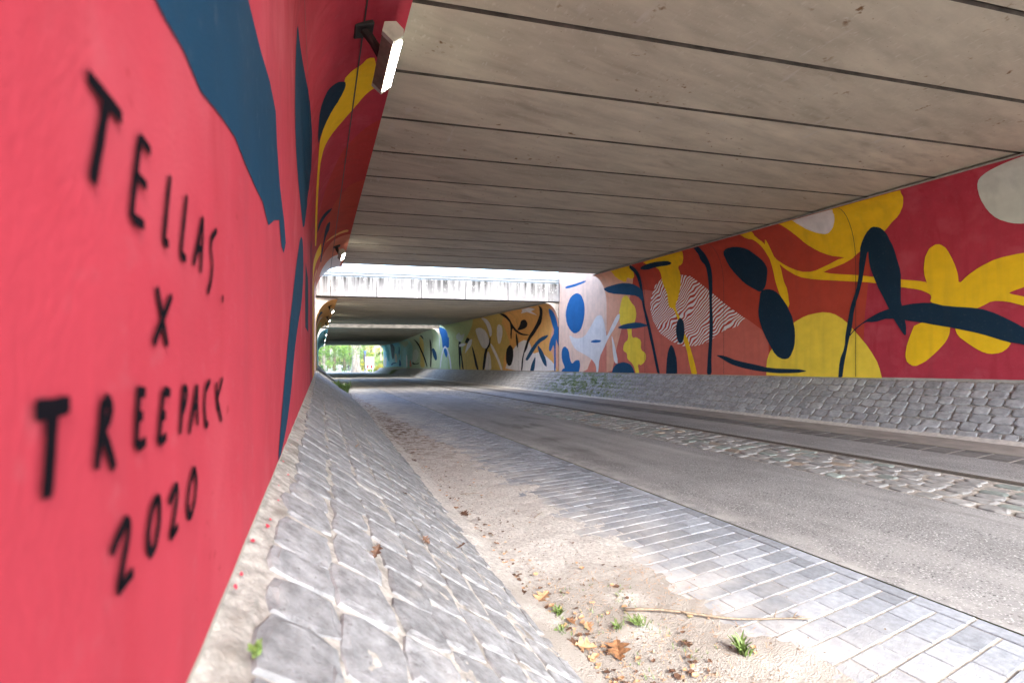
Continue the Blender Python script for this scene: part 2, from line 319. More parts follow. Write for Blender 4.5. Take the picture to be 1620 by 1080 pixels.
def paved_slope(name, side, rows, pitch, y0, y1, yn0, yn1, meshes, m, bedm, w0):
    ys = np.linspace(-10, 92, 60); v = []; f = []
    for y in ys:
        for q in (-.02, .25, .5, .75, 1.06):
            p, a, yd, n, ln = slope_frame(side, y, q); v.append(p - n*(.004 if side == 'L' else .012))
    for j in range(len(ys)-1):
        for i in range(4): f.append((j*5+i, j*5+i+1, (j+1)*5+i+1, (j+1)*5+i))
    bed = mesh(name, v, f, bedm); bed['kind'] = 'structure'
    if side == 'L':              # mortar smeared unevenly up over the stone edges
        v = []; f = []; na, nb = 90, 620
        for j in range(nb):
            Y = -.4+9.*(j/(nb-1))**1.3
            for i in range(na):
                q = -.005+1.0*i/(na-1); p, a, yd, n, ln = slope_frame('L', Y, q)
                h = -.0048+.010*noise.noise((q*7, Y*4.5, 1.))+.006*noise.noise((q*22, Y*15, 4.))+.003*noise.noise((q*70, Y*45, 9.))
                if q < .05: h = max(h, -.002+.004*noise.noise((q*50, Y*30, 2.)))
                v.append(p+n*h)
        f = [(j*na+i, j*na+i+1, (j+1)*na+i+1, (j+1)*na+i) for j in range(nb-1) for i in range(na-1)]
        mesh('mortar_fill', v, f, bedm, bed, True)
    near, far = [], []
    for rI in range(rows):
        y = y0 + (rI % 2)*pitch*.5 + random.uniform(-.03, .03)
        while y < y1:
            lw = (1-w0)/rows; wc = w0 + lw*(rI+.5)
            p, a, yd, n, ln = slope_frame(side, y, wc)
            B3 = Matrix((a, yd, n)).transposed().to_4x4()
            st_ = pitch*random.uniform(.74, 1.32); sx = ln*lw/.2*random.uniform(.95, 1.05); sy = st_/.2; y += st_/2; p, a, yd, n, ln = slope_frame(side, y, wc+.12*lw*noise.noise((y*1.1, rI, 0)))
            Mx = Matrix.Translation(p + n*(random.gauss(.003, .0014) if side == 'L' else random.gauss(.005, .003)) + a*random.gauss(0, .005)) @ B3 @ Matrix.Rotation(random.gauss(0, .009), 4, 'X') @ Matrix.Rotation(random.gauss(0, .009), 4, 'Y') @ Matrix.Rotation(random.gauss(0, .05), 4, 'Z') @ Matrix.Diagonal((sx, sy, 1, 1))
            it = (random.choice(meshes), Mx)
            (near if yn0 < y < yn1 else far).append(it); y += st_/2
    near.sort(key=lambda q: q[1].translation.y)
    for i, (me, Mx) in enumerate(near):
        if i < 300: o = link('stone', me, None, bed); o.matrix_world = Mx
        else: far.append((me, Mx))
    join_pieces('stone_courses', far, m, bed)
    return bed
stL = stone_meshes('stone', .206, .204, .09, 14, 8., M['stone'], .001)
stR = stone_meshes('slope_stone', .195, .192, .09, 12, 5.5, M['stone_r'], .005)
slL = paved_slope('stone_slope', 'L', 8, .19, -1.2, 50, .25, 7.6, stL, M['stone'], M['mortar'], .045)
slR = paved_slope('stone_slope', 'R', 7, .225, 1.0, 50, 2.3, 12., stR, M['stone_r'], M['bed'], .03)
# pale dusty lip at the foot of the far slope
v = []; f = []
for j, y in enumerate(np.linspace(-4, 60, 320)):
    wd = .07+.05*noise.noise((y*1.3, 0, 3)); h = .02+.012*noise.noise((y*4, 1, 0))
    v += [(XT-wd-.05, y, zg(XT, y)-.012), (XT-wd*.3, y, zg(XT, y)+h), (XT+.07, y, zg(XT, y)+.055)]
    if j: f += [(3*j-3, 3*j-2, 3*j+1, 3*j), (3*j-2, 3*j-1, 3*j+2, 3*j+1)]
o = mesh('dust_ridge', v, f, M['kerb'], None, True); o['kind'] = 'structure'
# ---------------- cobbled median
med = strip('cobbled_median', XC-.03, XTAR, -6, 92, -.005, M['bed'])
cb = stone_meshes('cobble', .19, .188, .08, 10, 4., M['cobble'], .004); cbt = stone_meshes('cobble', .19, .188, .08, 4, 4., M['tan_cobble'], .004); cbg = stone_meshes('cobble', .19, .188, .08, 4, 4., M['green_cobble'], .004)
cn, cf_ = [], []
for rI in range(6):
    y = -1 + (rI % 2)*.1
    while y < 45:
        px = random.choice([.19, .21, .23, .25])
        me = random.choice(cb) if random.random() < .76 else random.choice(cbt if random.random() < .3 else cbg)
        x = XC + .117 + rI*.229 + random.gauss(0, .008)
        Mx = slope_mat(x, y, zg(x, y)+random.gauss(.002, .004), .014, .06) @ Matrix.Diagonal((1.1, px/.205, 1, 1))
        (cn if 1.2 < y < 11.5 else cf_).append((me, Mx)); y += px
cn.sort(key=lambda q: q[1].translation.y)
for i, (me, Mx) in enumerate(cn):
    if i < 300: o = link('cobble', me, None, med); o.matrix_world = Mx
    else: cf_.append((me, Mx))
join_pieces('cobble_rows', cf_, M['cobble'], med)
# ---------------- sand and soil along the left foot of the slope
nx, ny = 64, 640; v = []; f = []
for j in range(ny):
    Y = -.8 + 25*(j/(ny-1))**1.35
    for i in range(nx):
        X = toe_l(Y)-.14 + 1.75*i/(nx-1)
        edge = 2.0 + .16*noise.noise((Y*.9, 4.2, 0)) + .10*noise.noise((Y*3.1, 1.2, 0)) - .035*max(0, Y-4) + .16*max(0, 1.5-Y)*0
        tt = (edge-X)/(edge-toe_l(Y))
        h = .030*tt if tt > 0 else .05*tt
        if X < toe_l(Y)+.06: h += .3*(toe_l(Y)+.06-X)
        h += .010*noise.noise((X*5, Y*5, .3)) + .006*noise.noise((X*17, Y*17, 2.)) + .003*noise.noise((X*50, Y*50, 5.))
        v.append((X, Y, zg(X, Y)+max(h, -.02)))
f = [(j*nx+i, j*nx+i+1, (j+1)*nx+i+1, (j+1)*nx+i) for j in range(ny-1) for i in range(nx-1)]
o = mesh('sand_verge', v, f, M['sand'], None, True); o['kind'] = 'structure'
# ================================================================= WALLS WITH THE MURAL
MURAL = [
('R1','brick',1,'color_field','14,4.04 13.26,4.04 12.57,4.04 11.93,4.04 11.34,4.04 10.79,4.04 10.27,4.04 9.79,4.04 9.34,4.04 8.91,4.04 8.51,4.04 8.13,4.04 7.78,4.04 7.45,4.04 7.14,4.04 6.84,4.04 6.56,4.04 6.29,4.04 6.03,4.04 5.79,4.04 5.55,4.04 5.33,4.04 5.11,4.04 4.91,4.04 4.71,4.04 4.52,4.04 4.84,3.62 4.99,3.2 5.11,2.86 5.19,2.52 5.25,2.19 5.28,1.86 5.32,1.52 5.35,1.18 5.38,0.84 5.39,0.57 5.4,0.29 5.41,0.01 5.42,-0.26 5.42,-0.54 5.43,-0.81 5.66,-0.83 5.9,-0.84 6.15,-0.86 6.42,-0.87 6.69,-0.89 6.98,-0.91 7.28,-0.92 7.6,-0.94 7.94,-0.96 8.29,-0.98 8.66,-1 9.05,-1.03 9.46,-1.05 9.9,-1.08 10.37,-1.1 10.86,-1.13 11.39,-1.16 11.95,-1.2 12.56,-1.23 13.2,-1.27 13.9,-1.31 14.64,-1.35 15,-1.4 15,-0.74 15,-0.09 15,0.48 15,1.04 15,1.57 15,2.1 15,2.64 15,3.26'),
('R1','salmon',2,'color_field','13.88,2.33 12.59,2.44 11.94,2.27 11.33,2.11 10.61,1.88 9.95,1.66 9.52,1.49 9.12,1.32 8.73,1.17 8.37,1.02 7.86,0.64 7.67,0.3 7.67,-0.11 7.67,-0.53 7.67,-0.95 8.03,-0.97 8.41,-0.99 8.81,-1.01 9.23,-1.04 9.68,-1.07 10.16,-1.09 10.67,-1.12 11.21,-1.15 11.79,-1.19 12.42,-1.22 13.09,-1.26 13.82,-1.31 14.6,-1.35 15,-1.4 15,-0.77 15,-0.14 15,0.48 15,0.97 14.62,1.44 14.25,1.89'),
('RG','salmonlt',2,'color_field','14.47,1.55 13.94,2.31 14.14,1.66 14.35,1 14.5,0.42 14.66,-0.17 14.83,-0.76 14.99,-1.37 15.98,-1.44 17.06,-1.51 16.43,-0.69 16.01,-0.21 15.6,0.26 15.21,0.71 14.83,1.14'),
('RG','palepink',3,'color_field','14.99,3.5 14.86,2.94 14.73,2.4 14.91,1.59 15.29,1.05 15.69,0.49 16.06,-0.15 16.45,-0.81 16.85,-1.5 18.02,-1.57 19.07,-1.66 19.07,-1.05 19.07,-0.44 19.07,0.17 19.07,0.78 19.07,1.39 19.07,2 19.07,2.61 19.07,3.28 19.07,3.94 19.07,4.6 17.93,4.49 16.88,4.39 15.93,4.3'),
('R1','yellow',4,'painted_petal','6.83,4.04 6.67,4.04 6.38,4.04 6.1,4.04 5.83,4.04 5.65,4.04 5.47,4.04 5.28,4.04 5.1,4.04 4.83,4.04 4.68,4.04 4.52,4.04 4.43,4.01 4.47,3.77 4.48,3.59 4.52,3.39 4.56,3.25 4.63,3.1 4.7,3 4.8,2.91 4.86,2.84 4.92,2.77 4.98,2.71 5.08,2.65 5.2,2.56 5.4,2.41 5.51,2.33 5.6,2.26 5.67,2.25 5.79,2.29 5.89,2.33 6.04,2.38 6.15,2.44 6.3,2.54 6.41,2.64 6.55,2.79 6.64,2.92 6.73,3.11 6.8,3.27 6.87,3.5 6.91,3.69 6.93,4.03'),
('R1','white',5,'painted_dot','6.44,4.04 6.17,4.04 5.97,4.04 5.74,4.04 5.69,3.96 5.74,3.78 5.76,3.61 5.8,3.43 5.84,3.31 5.9,3.16 5.96,3.08 6.03,3.01 6.11,3 6.22,3.06 6.3,3.12 6.4,3.23 6.48,3.34 6.55,3.53 6.59,3.7 6.59,3.98'),
('R1','yellow',4,'painted_stem','7.53,3.27 7.51,3 7.49,2.84 7.46,2.68 7.39,2.56 7.24,2.41 7.1,2.3 6.89,2.17 6.74,2.11 6.57,2.08 6.44,2.09 6.28,2.14 6.13,2.19 5.92,2.27 5.77,2.29 5.61,2.28 5.59,2.25 5.69,2.2 5.8,2.15 5.98,2.1 6.11,2.07 6.25,2.02 6.11,1.96 5.88,1.9 5.65,1.85 5.42,1.79 5.26,1.74 5.08,1.7 4.81,1.62 4.64,1.57 4.48,1.53 4.38,1.5 4.3,1.47 4.25,1.39 4.22,1.22 4.22,1.18 4.25,1.22 4.3,1.26 4.38,1.31 4.48,1.35 4.64,1.4 4.81,1.45 5.08,1.55 5.32,1.62 5.65,1.69 5.93,1.75 6.3,1.83 6.54,1.89 6.78,1.97 6.94,2.06 7.12,2.2 7.23,2.3 7.33,2.42 7.36,2.38 7.31,2.16 7.26,1.98 7.16,1.74 7.12,1.54 7.1,1.28 7.12,1.21 7.17,1.29 7.22,1.37 7.3,1.49 7.36,1.61 7.43,1.82 7.49,2.04 7.55,2.39 7.59,2.64 7.63,2.91 7.62,3.1 7.55,3.31'),
('R1','yellow',5,'painted_petal','4.28,1.44 4.32,1.62 4.33,1.75 4.32,1.89 4.31,1.99 4.27,2.1 4.24,2.16 4.18,2.2 4.14,2.22 4.09,2.21 4.05,2.18 3.999,2.125 3.955,2.036 3.895,1.871 3.858,1.75 3.824,1.606 3.809,1.507 3.803,1.396 3.773,1.386 3.706,1.471 3.642,1.534 3.548,1.612 3.461,1.668 3.335,1.735 3.213,1.769 3.029,1.789 2.902,1.791 2.759,1.776 2.686,1.725 2.641,1.607 2.641,1.5 2.686,1.34 2.759,1.254 2.902,1.195 2.987,1.16 3.06,1.132 3.102,1.113 3.135,1.092 3.106,1.067 3,1.023 2.852,0.945 2.719,0.87 2.591,0.797 2.493,0.713 2.493,0.643 2.591,0.662 2.719,0.723 2.852,0.787 3.003,0.86 3.118,0.918 3.204,0.947 3.308,0.964 3.378,0.951 3.45,0.901 3.497,0.873 3.543,0.851 3.631,0.838 3.815,0.828 3.964,0.868 4.16,0.99 4.23,1.06 4.21,1.13 4.22,1.2 4.25,1.32'),
('R1','yellow',4,'painted_petal','4.34,0.64 4.18,0.61 4.04,0.58 3.926,0.516 3.93,0.419 3.942,0.349 3.969,0.266 3.999,0.201 4.05,0.12 4.1,0.05 4.16,-0.03 4.22,-0.1 4.3,-0.19 4.37,-0.24 4.45,-0.29 4.51,-0.29 4.57,-0.25 4.61,-0.2 4.63,-0.11 4.63,-0.01 4.61,0.14 4.57,0.3 4.49,0.56'),
('R1','yellow',4,'painted_petal','3.797,0.508 3.614,0.439 3.444,0.362 3.318,0.298 3.197,0.237 3.113,0.165 3.139,0.102 3.169,0.057 3.22,0.006 3.271,-0.019 3.35,-0.032 3.41,-0.024 3.483,0.01 3.548,0.057 3.642,0.144 3.709,0.211 3.787,0.294 3.83,0.373 3.859,0.49'),
('R1','yellowlt',4,'painted_petal','7.73,-0.65 7.73,-0.39 7.71,-0.22 7.66,-0.06 7.63,0.01 7.61,0.04 7.54,0.14 7.39,0.37 7.3,0.5 7.22,0.61 7.14,0.68 7.01,0.77 6.9,0.84 6.75,0.92 6.61,0.97 6.41,1 6.27,1.01 6.11,0.98 5.99,0.93 5.84,0.82 5.73,0.71 5.59,0.52 5.48,0.37 5.34,0.17 5.25,0.01 5.14,-0.21 5.09,-0.38 5.05,-0.58 5.28,-0.62 5.52,-0.67 5.72,-0.68 5.91,-0.69 6.12,-0.69 6.33,-0.7 6.55,-0.71 6.78,-0.72 7.02,-0.73 7.37,-0.69'),
('R1','navy',6,'painted_leaf','5.14,2.9 5.07,2.87 5.02,2.83 4.97,2.75 4.93,2.66 4.89,2.5 4.85,2.38 4.81,2.21 4.78,2.06 4.73,1.84 4.71,1.69 4.71,1.5 4.71,1.37 4.71,1.22 4.71,1.12 4.69,1 4.67,0.88 4.64,0.69 4.62,0.56 4.62,0.39 4.64,0.36 4.69,0.44 4.73,0.52 4.79,0.64 4.84,0.75 4.9,0.91 4.94,1.02 4.99,1.15 5.04,1.28 5.12,1.47 5.17,1.62 5.22,1.78 5.26,1.91 5.29,2.08 5.3,2.19 5.3,2.32 5.32,2.31 5.35,2.16 5.37,2.03 5.4,1.84 5.42,1.69 5.46,1.5 5.49,1.37 5.54,1.21 5.57,1.08 5.6,0.92 5.61,0.8 5.63,0.63 5.64,0.53 5.67,0.43 5.69,0.33 5.72,0.17 5.74,0.04 5.77,-0.13 5.8,-0.31 5.83,-0.59 5.86,-0.71 5.91,-0.71 5.92,-0.6 5.9,-0.31 5.87,-0.13 5.81,0.04 5.78,0.18 5.77,0.38 5.75,0.53 5.72,0.73 5.7,0.87 5.67,1.04 5.64,1.17 5.58,1.36 5.54,1.51 5.51,1.7 5.49,1.87 5.49,2.09 5.47,2.26 5.45,2.45 5.41,2.57 5.34,2.71 5.28,2.8 5.2,2.88'),
('R1','navy',7,'painted_leaf','5.69,0.38 5.67,0.43 5.63,0.48 5.56,0.56 5.49,0.63 5.38,0.72 5.3,0.78 5.19,0.85 5.1,0.9 4.97,0.95 4.85,0.98 4.65,1.02 4.51,1.04 4.33,1.04 4.19,1.02 4.03,0.95 3.858,0.91 3.731,0.887 3.607,0.864 3.461,0.819 3.335,0.75 3.213,0.662 3.029,0.51 2.896,0.386 2.738,0.221 2.648,0.111 2.573,-0.009 2.591,-0.037 2.711,0.011 2.802,0.054 2.914,0.117 3.003,0.152 3.118,0.18 3.238,0.228 3.433,0.325 3.592,0.39 3.803,0.46 3.968,0.512 4.18,0.57 4.33,0.62 4.51,0.66 4.65,0.7 4.85,0.74 4.98,0.75 5.13,0.7 5.24,0.69 5.34,0.7 5.42,0.66 5.52,0.57 5.59,0.5 5.66,0.4'),
('R1','paleg',4,'painted_dot','2.684,3.922 2.747,4.032 2.823,3.99 2.958,3.916 3.065,3.844 3.199,3.741 3.283,3.66 3.362,3.557 3.405,3.471 3.436,3.356 3.451,3.238 3.453,3.061 3.44,2.929 3.403,2.765 3.363,2.657 3.3,2.542 3.236,2.467 3.137,2.392 3.067,2.352 2.987,2.325 2.917,2.313 2.821,2.31 2.752,2.343 2.673,2.429 2.632,2.565 2.599,2.836 2.595,3.079 2.609,3.475 2.624,3.753 2.661,4.002'),
('R1','navy',6,'painted_leaf','8.88,3.24 8.79,3.33 8.68,3.36 8.52,3.35 8.39,3.3 8.22,3.19 8.11,3.08 8,2.91 7.91,2.79 7.8,2.64 7.74,2.53 7.7,2.41 7.69,2.3 7.71,2.16 7.72,2.04 7.75,1.9 7.79,1.82 7.87,1.75 7.95,1.75 8.07,1.83 8.18,1.9 8.35,2.02 8.48,2.14 8.64,2.33 8.75,2.48 8.85,2.67 8.9,2.84 8.92,3.1'),
('R1','navy',7,'painted_leaf','7.86,1.77 7.74,1.79 7.65,1.78 7.54,1.74 7.45,1.68 7.34,1.56 7.26,1.44 7.15,1.25 7.09,1.12 7.02,0.97 6.99,0.83 6.95,0.62 6.94,0.45 6.95,0.24 6.98,0.09 7.05,-0.08 7.11,-0.16 7.2,-0.19 7.29,-0.18 7.41,-0.12 7.51,-0.01 7.64,0.22 7.74,0.41 7.86,0.68 7.92,0.86 7.96,1.05 7.97,1.2 7.95,1.39 7.93,1.53 7.91,1.69'),
('R1','yellow',4,'painted_stem','7.89,4.04 7.67,4.04 7.67,4.01 7.74,3.62 7.71,3.42 7.63,3.2 7.59,3.04 7.55,2.82 7.5,2.7 7.43,2.59 7.38,2.5 7.34,2.4 7.31,2.29 7.28,2.1 7.24,1.94 7.17,1.71 7.13,1.53 7.09,1.3 7.11,1.25 7.2,1.34 7.26,1.44 7.31,1.59 7.35,1.72 7.38,1.91 7.42,2.06 7.47,2.25 7.51,2.4 7.58,2.61 7.63,2.76 7.68,2.95 7.73,3.11 7.81,3.33 7.87,3.46 7.96,3.54 8.02,3.67 8.03,4'),
('R1','navy',6,'painted_leaf','9.33,-0.09 9.16,-0.1 8.99,-0.14 8.74,-0.23 8.51,-0.28 8.17,-0.34 7.95,-0.38 7.72,-0.43 7.46,-0.45 7.07,-0.45 6.84,-0.45 6.67,-0.48 6.67,-0.5 6.84,-0.54 7.04,-0.56 7.36,-0.58 7.61,-0.57 7.92,-0.55 8.16,-0.52 8.45,-0.47 8.63,-0.43 8.81,-0.38 8.95,-0.32 9.14,-0.22 9.26,-0.16 9.36,-0.11'),
('R1','navy',6,'painted_stem','9.52,4.04 9.41,4.04 9.46,4.01 9.52,3.61 9.51,3.38 9.5,3.11 9.49,2.93 9.49,2.71 9.5,2.5 9.52,2.2 9.52,1.97 9.54,1.68 9.53,1.44 9.51,1.14 9.5,0.89 9.51,0.56 9.53,0.31 9.55,0.01 9.56,-0.26 9.55,-0.65 9.59,-0.81 9.7,-0.81 9.73,-0.68 9.71,-0.32 9.69,-0.05 9.66,0.29 9.64,0.59 9.63,1.02 9.63,1.36 9.64,1.79 9.66,2.07 9.67,2.37 9.67,2.57 9.67,2.79 9.69,2.92 9.75,3.04 9.77,3.18 9.74,3.41 9.73,3.62 9.66,3.99'),
('R1','yellow',5,'painted_petal','11.74,4.04 11.35,4.04 11.07,4.04 10.72,4.04 10.45,4.04 10.11,4.04 10.02,4.04 10.1,4.03 10.19,3.79 10.3,3.54 10.37,3.39 10.49,3.2 10.58,3.13 10.7,3.1 10.75,3.01 10.74,2.84 10.75,2.7 10.78,2.51 10.82,2.33 10.9,2.06 10.95,1.89 11.04,1.74 11.06,1.61 11,1.44 10.94,1.34 10.86,1.23 10.79,1.06 10.69,0.75 10.62,0.59 10.54,0.49 10.48,0.38 10.43,0.2 10.37,0.04 10.29,-0.18 10.22,-0.39 10.13,-0.7 10.15,-0.82 10.28,-0.83 10.36,-0.73 10.43,-0.46 10.48,-0.27 10.53,-0.04 10.59,0.14 10.68,0.37 10.76,0.59 10.87,0.94 10.97,1.19 11.09,1.45 11.18,1.57 11.3,1.61 11.37,1.67 11.4,1.79 11.42,1.92 11.45,2.11 11.51,2.27 11.6,2.48 11.63,2.65 11.6,2.86 11.59,3.01 11.61,3.18 11.69,3.31 11.87,3.46 11.96,3.62 11.97,3.93'),
('R1','navy',6,'painted_leaf','12.39,3.49 12.24,3.59 12.05,3.65 11.73,3.68 11.47,3.65 11.15,3.56 10.99,3.48 10.92,3.36 10.93,3.3 11.02,3.26 11.17,3.26 11.46,3.3 11.71,3.31 12.06,3.29 12.25,3.32 12.39,3.41'),
('R1','stripes',4,'painted_stripes','10.72,2.73 10.35,2.61 10.01,2.31 9.47,1.86 8.96,1.43 8.38,1.01 8.64,0.79 9.13,0.67 9.65,0.35 10.11,0.22 10.71,0.21 11.24,0.39 11.81,0.71 12.17,1.21 12.32,1.67 12.27,2.12 12,2.53 11.59,2.75 11.12,2.81'),
('R1','navy',6,'painted_dot','10.8,1.19 10.72,1.1 10.68,0.99 10.66,0.78 10.66,0.63 10.7,0.45 10.74,0.36 10.83,0.31 10.9,0.33 10.97,0.43 11.01,0.55 11.04,0.76 11.03,0.91 10.99,1.07 10.94,1.15 10.86,1.21'),
('R1','navy',6,'painted_leaf','11.23,0.26 11.14,0.14 11.09,0.01 11.02,-0.2 10.99,-0.42 10.98,-0.75 11.09,-0.89 11.39,-0.9 11.51,-0.79 11.49,-0.5 11.47,-0.28 11.43,-0.04 11.38,0.11 11.3,0.25'),
('R1','navy',6,'painted_stem','12.52,4.04 12.57,4.01 12.62,3.74 12.63,3.43 12.63,3.23 12.64,2.98 12.66,2.77 12.69,2.46 12.68,2.23 12.63,1.91 12.56,1.65 12.41,1.28 12.32,1.01 12.23,0.71 12.15,0.43 12.04,0.03 11.95,-0.29 11.83,-0.72 11.82,-0.89 11.89,-0.9 11.96,-0.75 12.07,-0.37 12.15,-0.08 12.25,0.27 12.34,0.55 12.44,0.91 12.53,1.17 12.63,1.49 12.71,1.74 12.78,2.06 12.82,2.31 12.83,2.63 12.83,2.86 12.82,3.12 12.83,3.31 12.87,3.52 12.85,3.73 12.64,4.04'),
('R1','navyb',7,'painted_leaf','15,2.86 14.79,2.9 14.48,2.92 14.03,2.94 13.72,2.92 13.35,2.84 13.12,2.75 12.9,2.61 12.79,2.51 12.71,2.4 12.69,2.26 12.7,2.03 12.77,2.01 12.94,2.18 13.16,2.28 13.58,2.36 13.94,2.43 14.43,2.52 14.77,2.62 15,2.78'),
('R1','navyb',7,'painted_leaf','14.19,1.07 13.89,1.15 13.59,1.18 13.12,1.2 12.81,1.16 12.48,1.06 12.48,1.01 12.81,0.98 13.12,0.96 13.59,0.96 13.89,0.97 14.19,1.02'),
('R1','yellow',5,'painted_petal','13.4,4.04 13.05,4.04 12.85,4.04 12.67,4.04 12.71,4.02 12.79,3.68 12.83,3.47 12.89,3.21 12.95,3.1 13.08,3.02 13.18,3.03 13.28,3.12 13.37,3.1 13.49,2.95 13.62,2.96 13.85,3.15 13.97,3.39 13.84,4.04'),
('R1','yellowlt',5,'painted_petal','13.85,2.32 13.68,2.35 13.58,2.29 13.47,2.13 13.36,2 13.2,1.86 13.13,1.72 13.09,1.54 13.11,1.39 13.18,1.21 13.25,1.13 13.34,1.11 13.37,0.99 13.36,0.7 13.29,0.58 13.14,0.6 13.02,0.57 12.87,0.5 12.81,0.39 12.83,0.18 12.77,0.07 12.61,-0.01 12.55,-0.1 12.55,-0.25 12.6,-0.36 12.75,-0.47 12.85,-0.51 12.97,-0.47 12.99,-0.56 12.92,-0.82 12.93,-0.92 13.03,-0.93 13.12,-0.83 13.24,-0.57 13.36,-0.43 13.56,-0.32 13.64,-0.23 13.64,-0.09 13.69,-0.02 13.84,0.04 13.89,0.12 13.86,0.29 13.79,0.39 13.62,0.5 13.57,0.64 13.62,0.92 13.73,1.04 13.98,1.08 14.09,1.22 14.14,1.53 14.13,1.73 14.07,1.95 14.02,2.1 13.95,2.25'),
('R1','navyb',6,'painted_leaf','14.63,-0.93 14.57,-0.73 14.47,-0.61 14.3,-0.5 14.13,-0.45 13.88,-0.41 13.68,-0.43 13.44,-0.49 13.3,-0.61 13.17,-0.84 13.43,-0.95 14.29,-0.99'),
('RG','white',5,'painted_petal','17.94,0.85 17.58,0.72 17.28,0.68 16.87,0.71 16.59,0.83 16.27,1.12 16.06,1.32 15.85,1.56 15.69,1.66 15.48,1.68 15.35,1.63 15.24,1.48 15.16,1.31 15.08,1.02 15.03,0.86 15.01,0.72 14.93,0.76 14.76,0.99 14.61,1.2 14.37,1.49 14.24,1.6 14.13,1.62 14.1,1.59 14.11,1.48 14.19,1.34 14.39,1.1 14.56,0.92 14.8,0.69 14.96,0.5 15.13,0.26 15.26,0.08 15.43,-0.13 15.53,-0.4 15.6,-0.86 15.65,-1.05 15.71,-1.05 15.74,-0.95 15.76,-0.7 15.85,-0.53 16.06,-0.36 16.3,-0.24 16.68,-0.11 16.97,-0.02 17.31,0.08 17.52,0.19 17.74,0.39 17.88,0.57 18.02,0.81'),
('RG','white',6,'painted_petal','14.61,0.69 14.5,0.48 14.4,0.2 14.24,-0.3 14.24,-0.49 14.4,-0.46 14.48,-0.34 14.54,-0.07 14.57,0.12 14.59,0.32 14.62,0.49 14.64,0.69'),
('RG','blue',6,'painted_leaf','16.1,0.53 15.94,0.56 15.77,0.57 15.5,0.55 15.4,0.53 15.42,0.48 15.52,0.45 15.77,0.44 15.93,0.44 16.09,0.46 16.15,0.47 16.17,0.5'),
('RG','blue',6,'painted_dot','17.26,2.9 17.04,2.81 16.9,2.69 16.77,2.48 16.7,2.3 16.67,2.03 16.69,1.82 16.75,1.57 16.83,1.38 16.96,1.16 17.12,1.03 17.39,0.94 17.6,0.95 17.85,1.07 18.02,1.2 18.21,1.41 18.3,1.6 18.36,1.89 18.34,2.1 18.25,2.33 18.14,2.51 17.96,2.73 17.76,2.84 17.46,2.91'),
('RG','blue',6,'painted_stem','18.2,3.39 17.65,3.39 17.25,3.4 16.78,3.42 16.59,3.41 16.56,3.37 16.71,3.33 17.14,3.29 17.54,3.26 18.11,3.26 18.36,3.28 18.4,3.36'),
('RG','blue',6,'painted_leaf','18.8,-1.08 18.72,-0.93 18.63,-0.86 18.48,-0.83 18.49,-0.73 18.68,-0.49 18.76,-0.28 18.76,0.01 18.7,0.17 18.54,0.29 18.4,0.29 18.17,0.17 18.05,0.01 17.98,-0.27 17.91,-0.43 17.8,-0.54 17.7,-0.55 17.56,-0.45 17.42,-0.4 17.21,-0.38 17.11,-0.43 17.06,-0.58 17.07,-0.73 17.16,-0.96 17.54,-1.07 18.45,-1.12'),
('R2','peach',1,'color_field','19.07,3.27 19.07,2.95 19.07,3.16 19.07,2.1 19.07,1.43 19.07,0.79 19.07,0.15 19.07,-0.5 19.07,-1.14 19.48,-0.63 20.08,0.52 19.6,1.58'),
('R2','ochre',1,'color_field','32.11,3.27 29.14,3.27 26.62,3.27 24.45,3.27 26.46,2.04 25.33,0.62 26.26,-0.32 26.5,-1.4 28.93,-1.5 31.75,-1.63 35.08,-1.77 39.07,-1.95 37.69,-0.57 36.4,0.72 35.61,1.78'),
('R2','green',2,'color_field','40.05,3.27 38.82,3.27 34.26,3.27 30.57,3.27 32.39,2.23 34.4,1.29 35.58,0.08 35.98,-1.81 40.05,-1.95 40.05,-2.13 40.05,-0.48 40.05,1.17'),
('R2','white',2,'painted_petal','26.05,-1.1 25.53,-0.4 25.03,0.04 24.31,0.44 23.8,0.64 23.24,0.75 22.86,0.72 22.44,0.55 22.24,0.35 22.14,0.02 21.86,-0.08 21.27,0.02 20.69,-0.11 19.81,-0.49 19.43,-0.73 19.31,-0.98 20.52,-1.13 21.69,-1.19 22.98,-1.24 24.4,-1.3'),
('R2','blue',6,'painted_petal','19.48,2.54 19.35,2.39 19.3,2.22 19.25,1.96 19.22,1.72 19.16,1.38 19.07,1.34 19.07,1.58 19.07,1.72 19.07,1.84 19.07,1.75 19.07,1.64 19.07,1.44 19.07,1.29 19.07,1.09 19.07,0.9 19.07,0.6 19.07,0.41 19.07,0.2 19.07,0.17 19.07,0.3 19.17,0.45 19.31,0.7 19.36,0.38 19.36,-0.16 19.36,-0.7 19.4,-1.12 19.51,-1.13 19.54,-0.77 19.52,0.15 19.6,0.4 19.84,0.12 19.97,0.04 20.07,0.1 20.09,0.23 20.03,0.49 19.89,0.71 19.59,1 19.54,1.21 19.7,1.48 19.78,1.71 19.8,2.04 19.74,2.27 19.59,2.5'),
('R2','black',5,'painted_stem','20.08,3.11 20.12,2.81 20.2,2.61 20.38,2.35 20.57,2.12 20.84,1.78 20.98,1.63 21.14,1.55 21.33,1.43 21.62,1.22 21.89,1.04 22.3,0.82 22.54,0.61 22.75,0.27 22.92,0.09 23.14,-0.06 23.27,-0.37 23.38,-1.01 23.47,-1.26 23.58,-1.27 23.6,-1.09 23.54,-0.65 23.43,-0.32 23.21,0.08 23.02,0.38 22.75,0.76 22.48,1.02 22.07,1.28 21.78,1.49 21.42,1.75 21.16,1.95 20.86,2.19 20.68,2.39 20.48,2.66 20.32,2.86 20.12,3.14'),
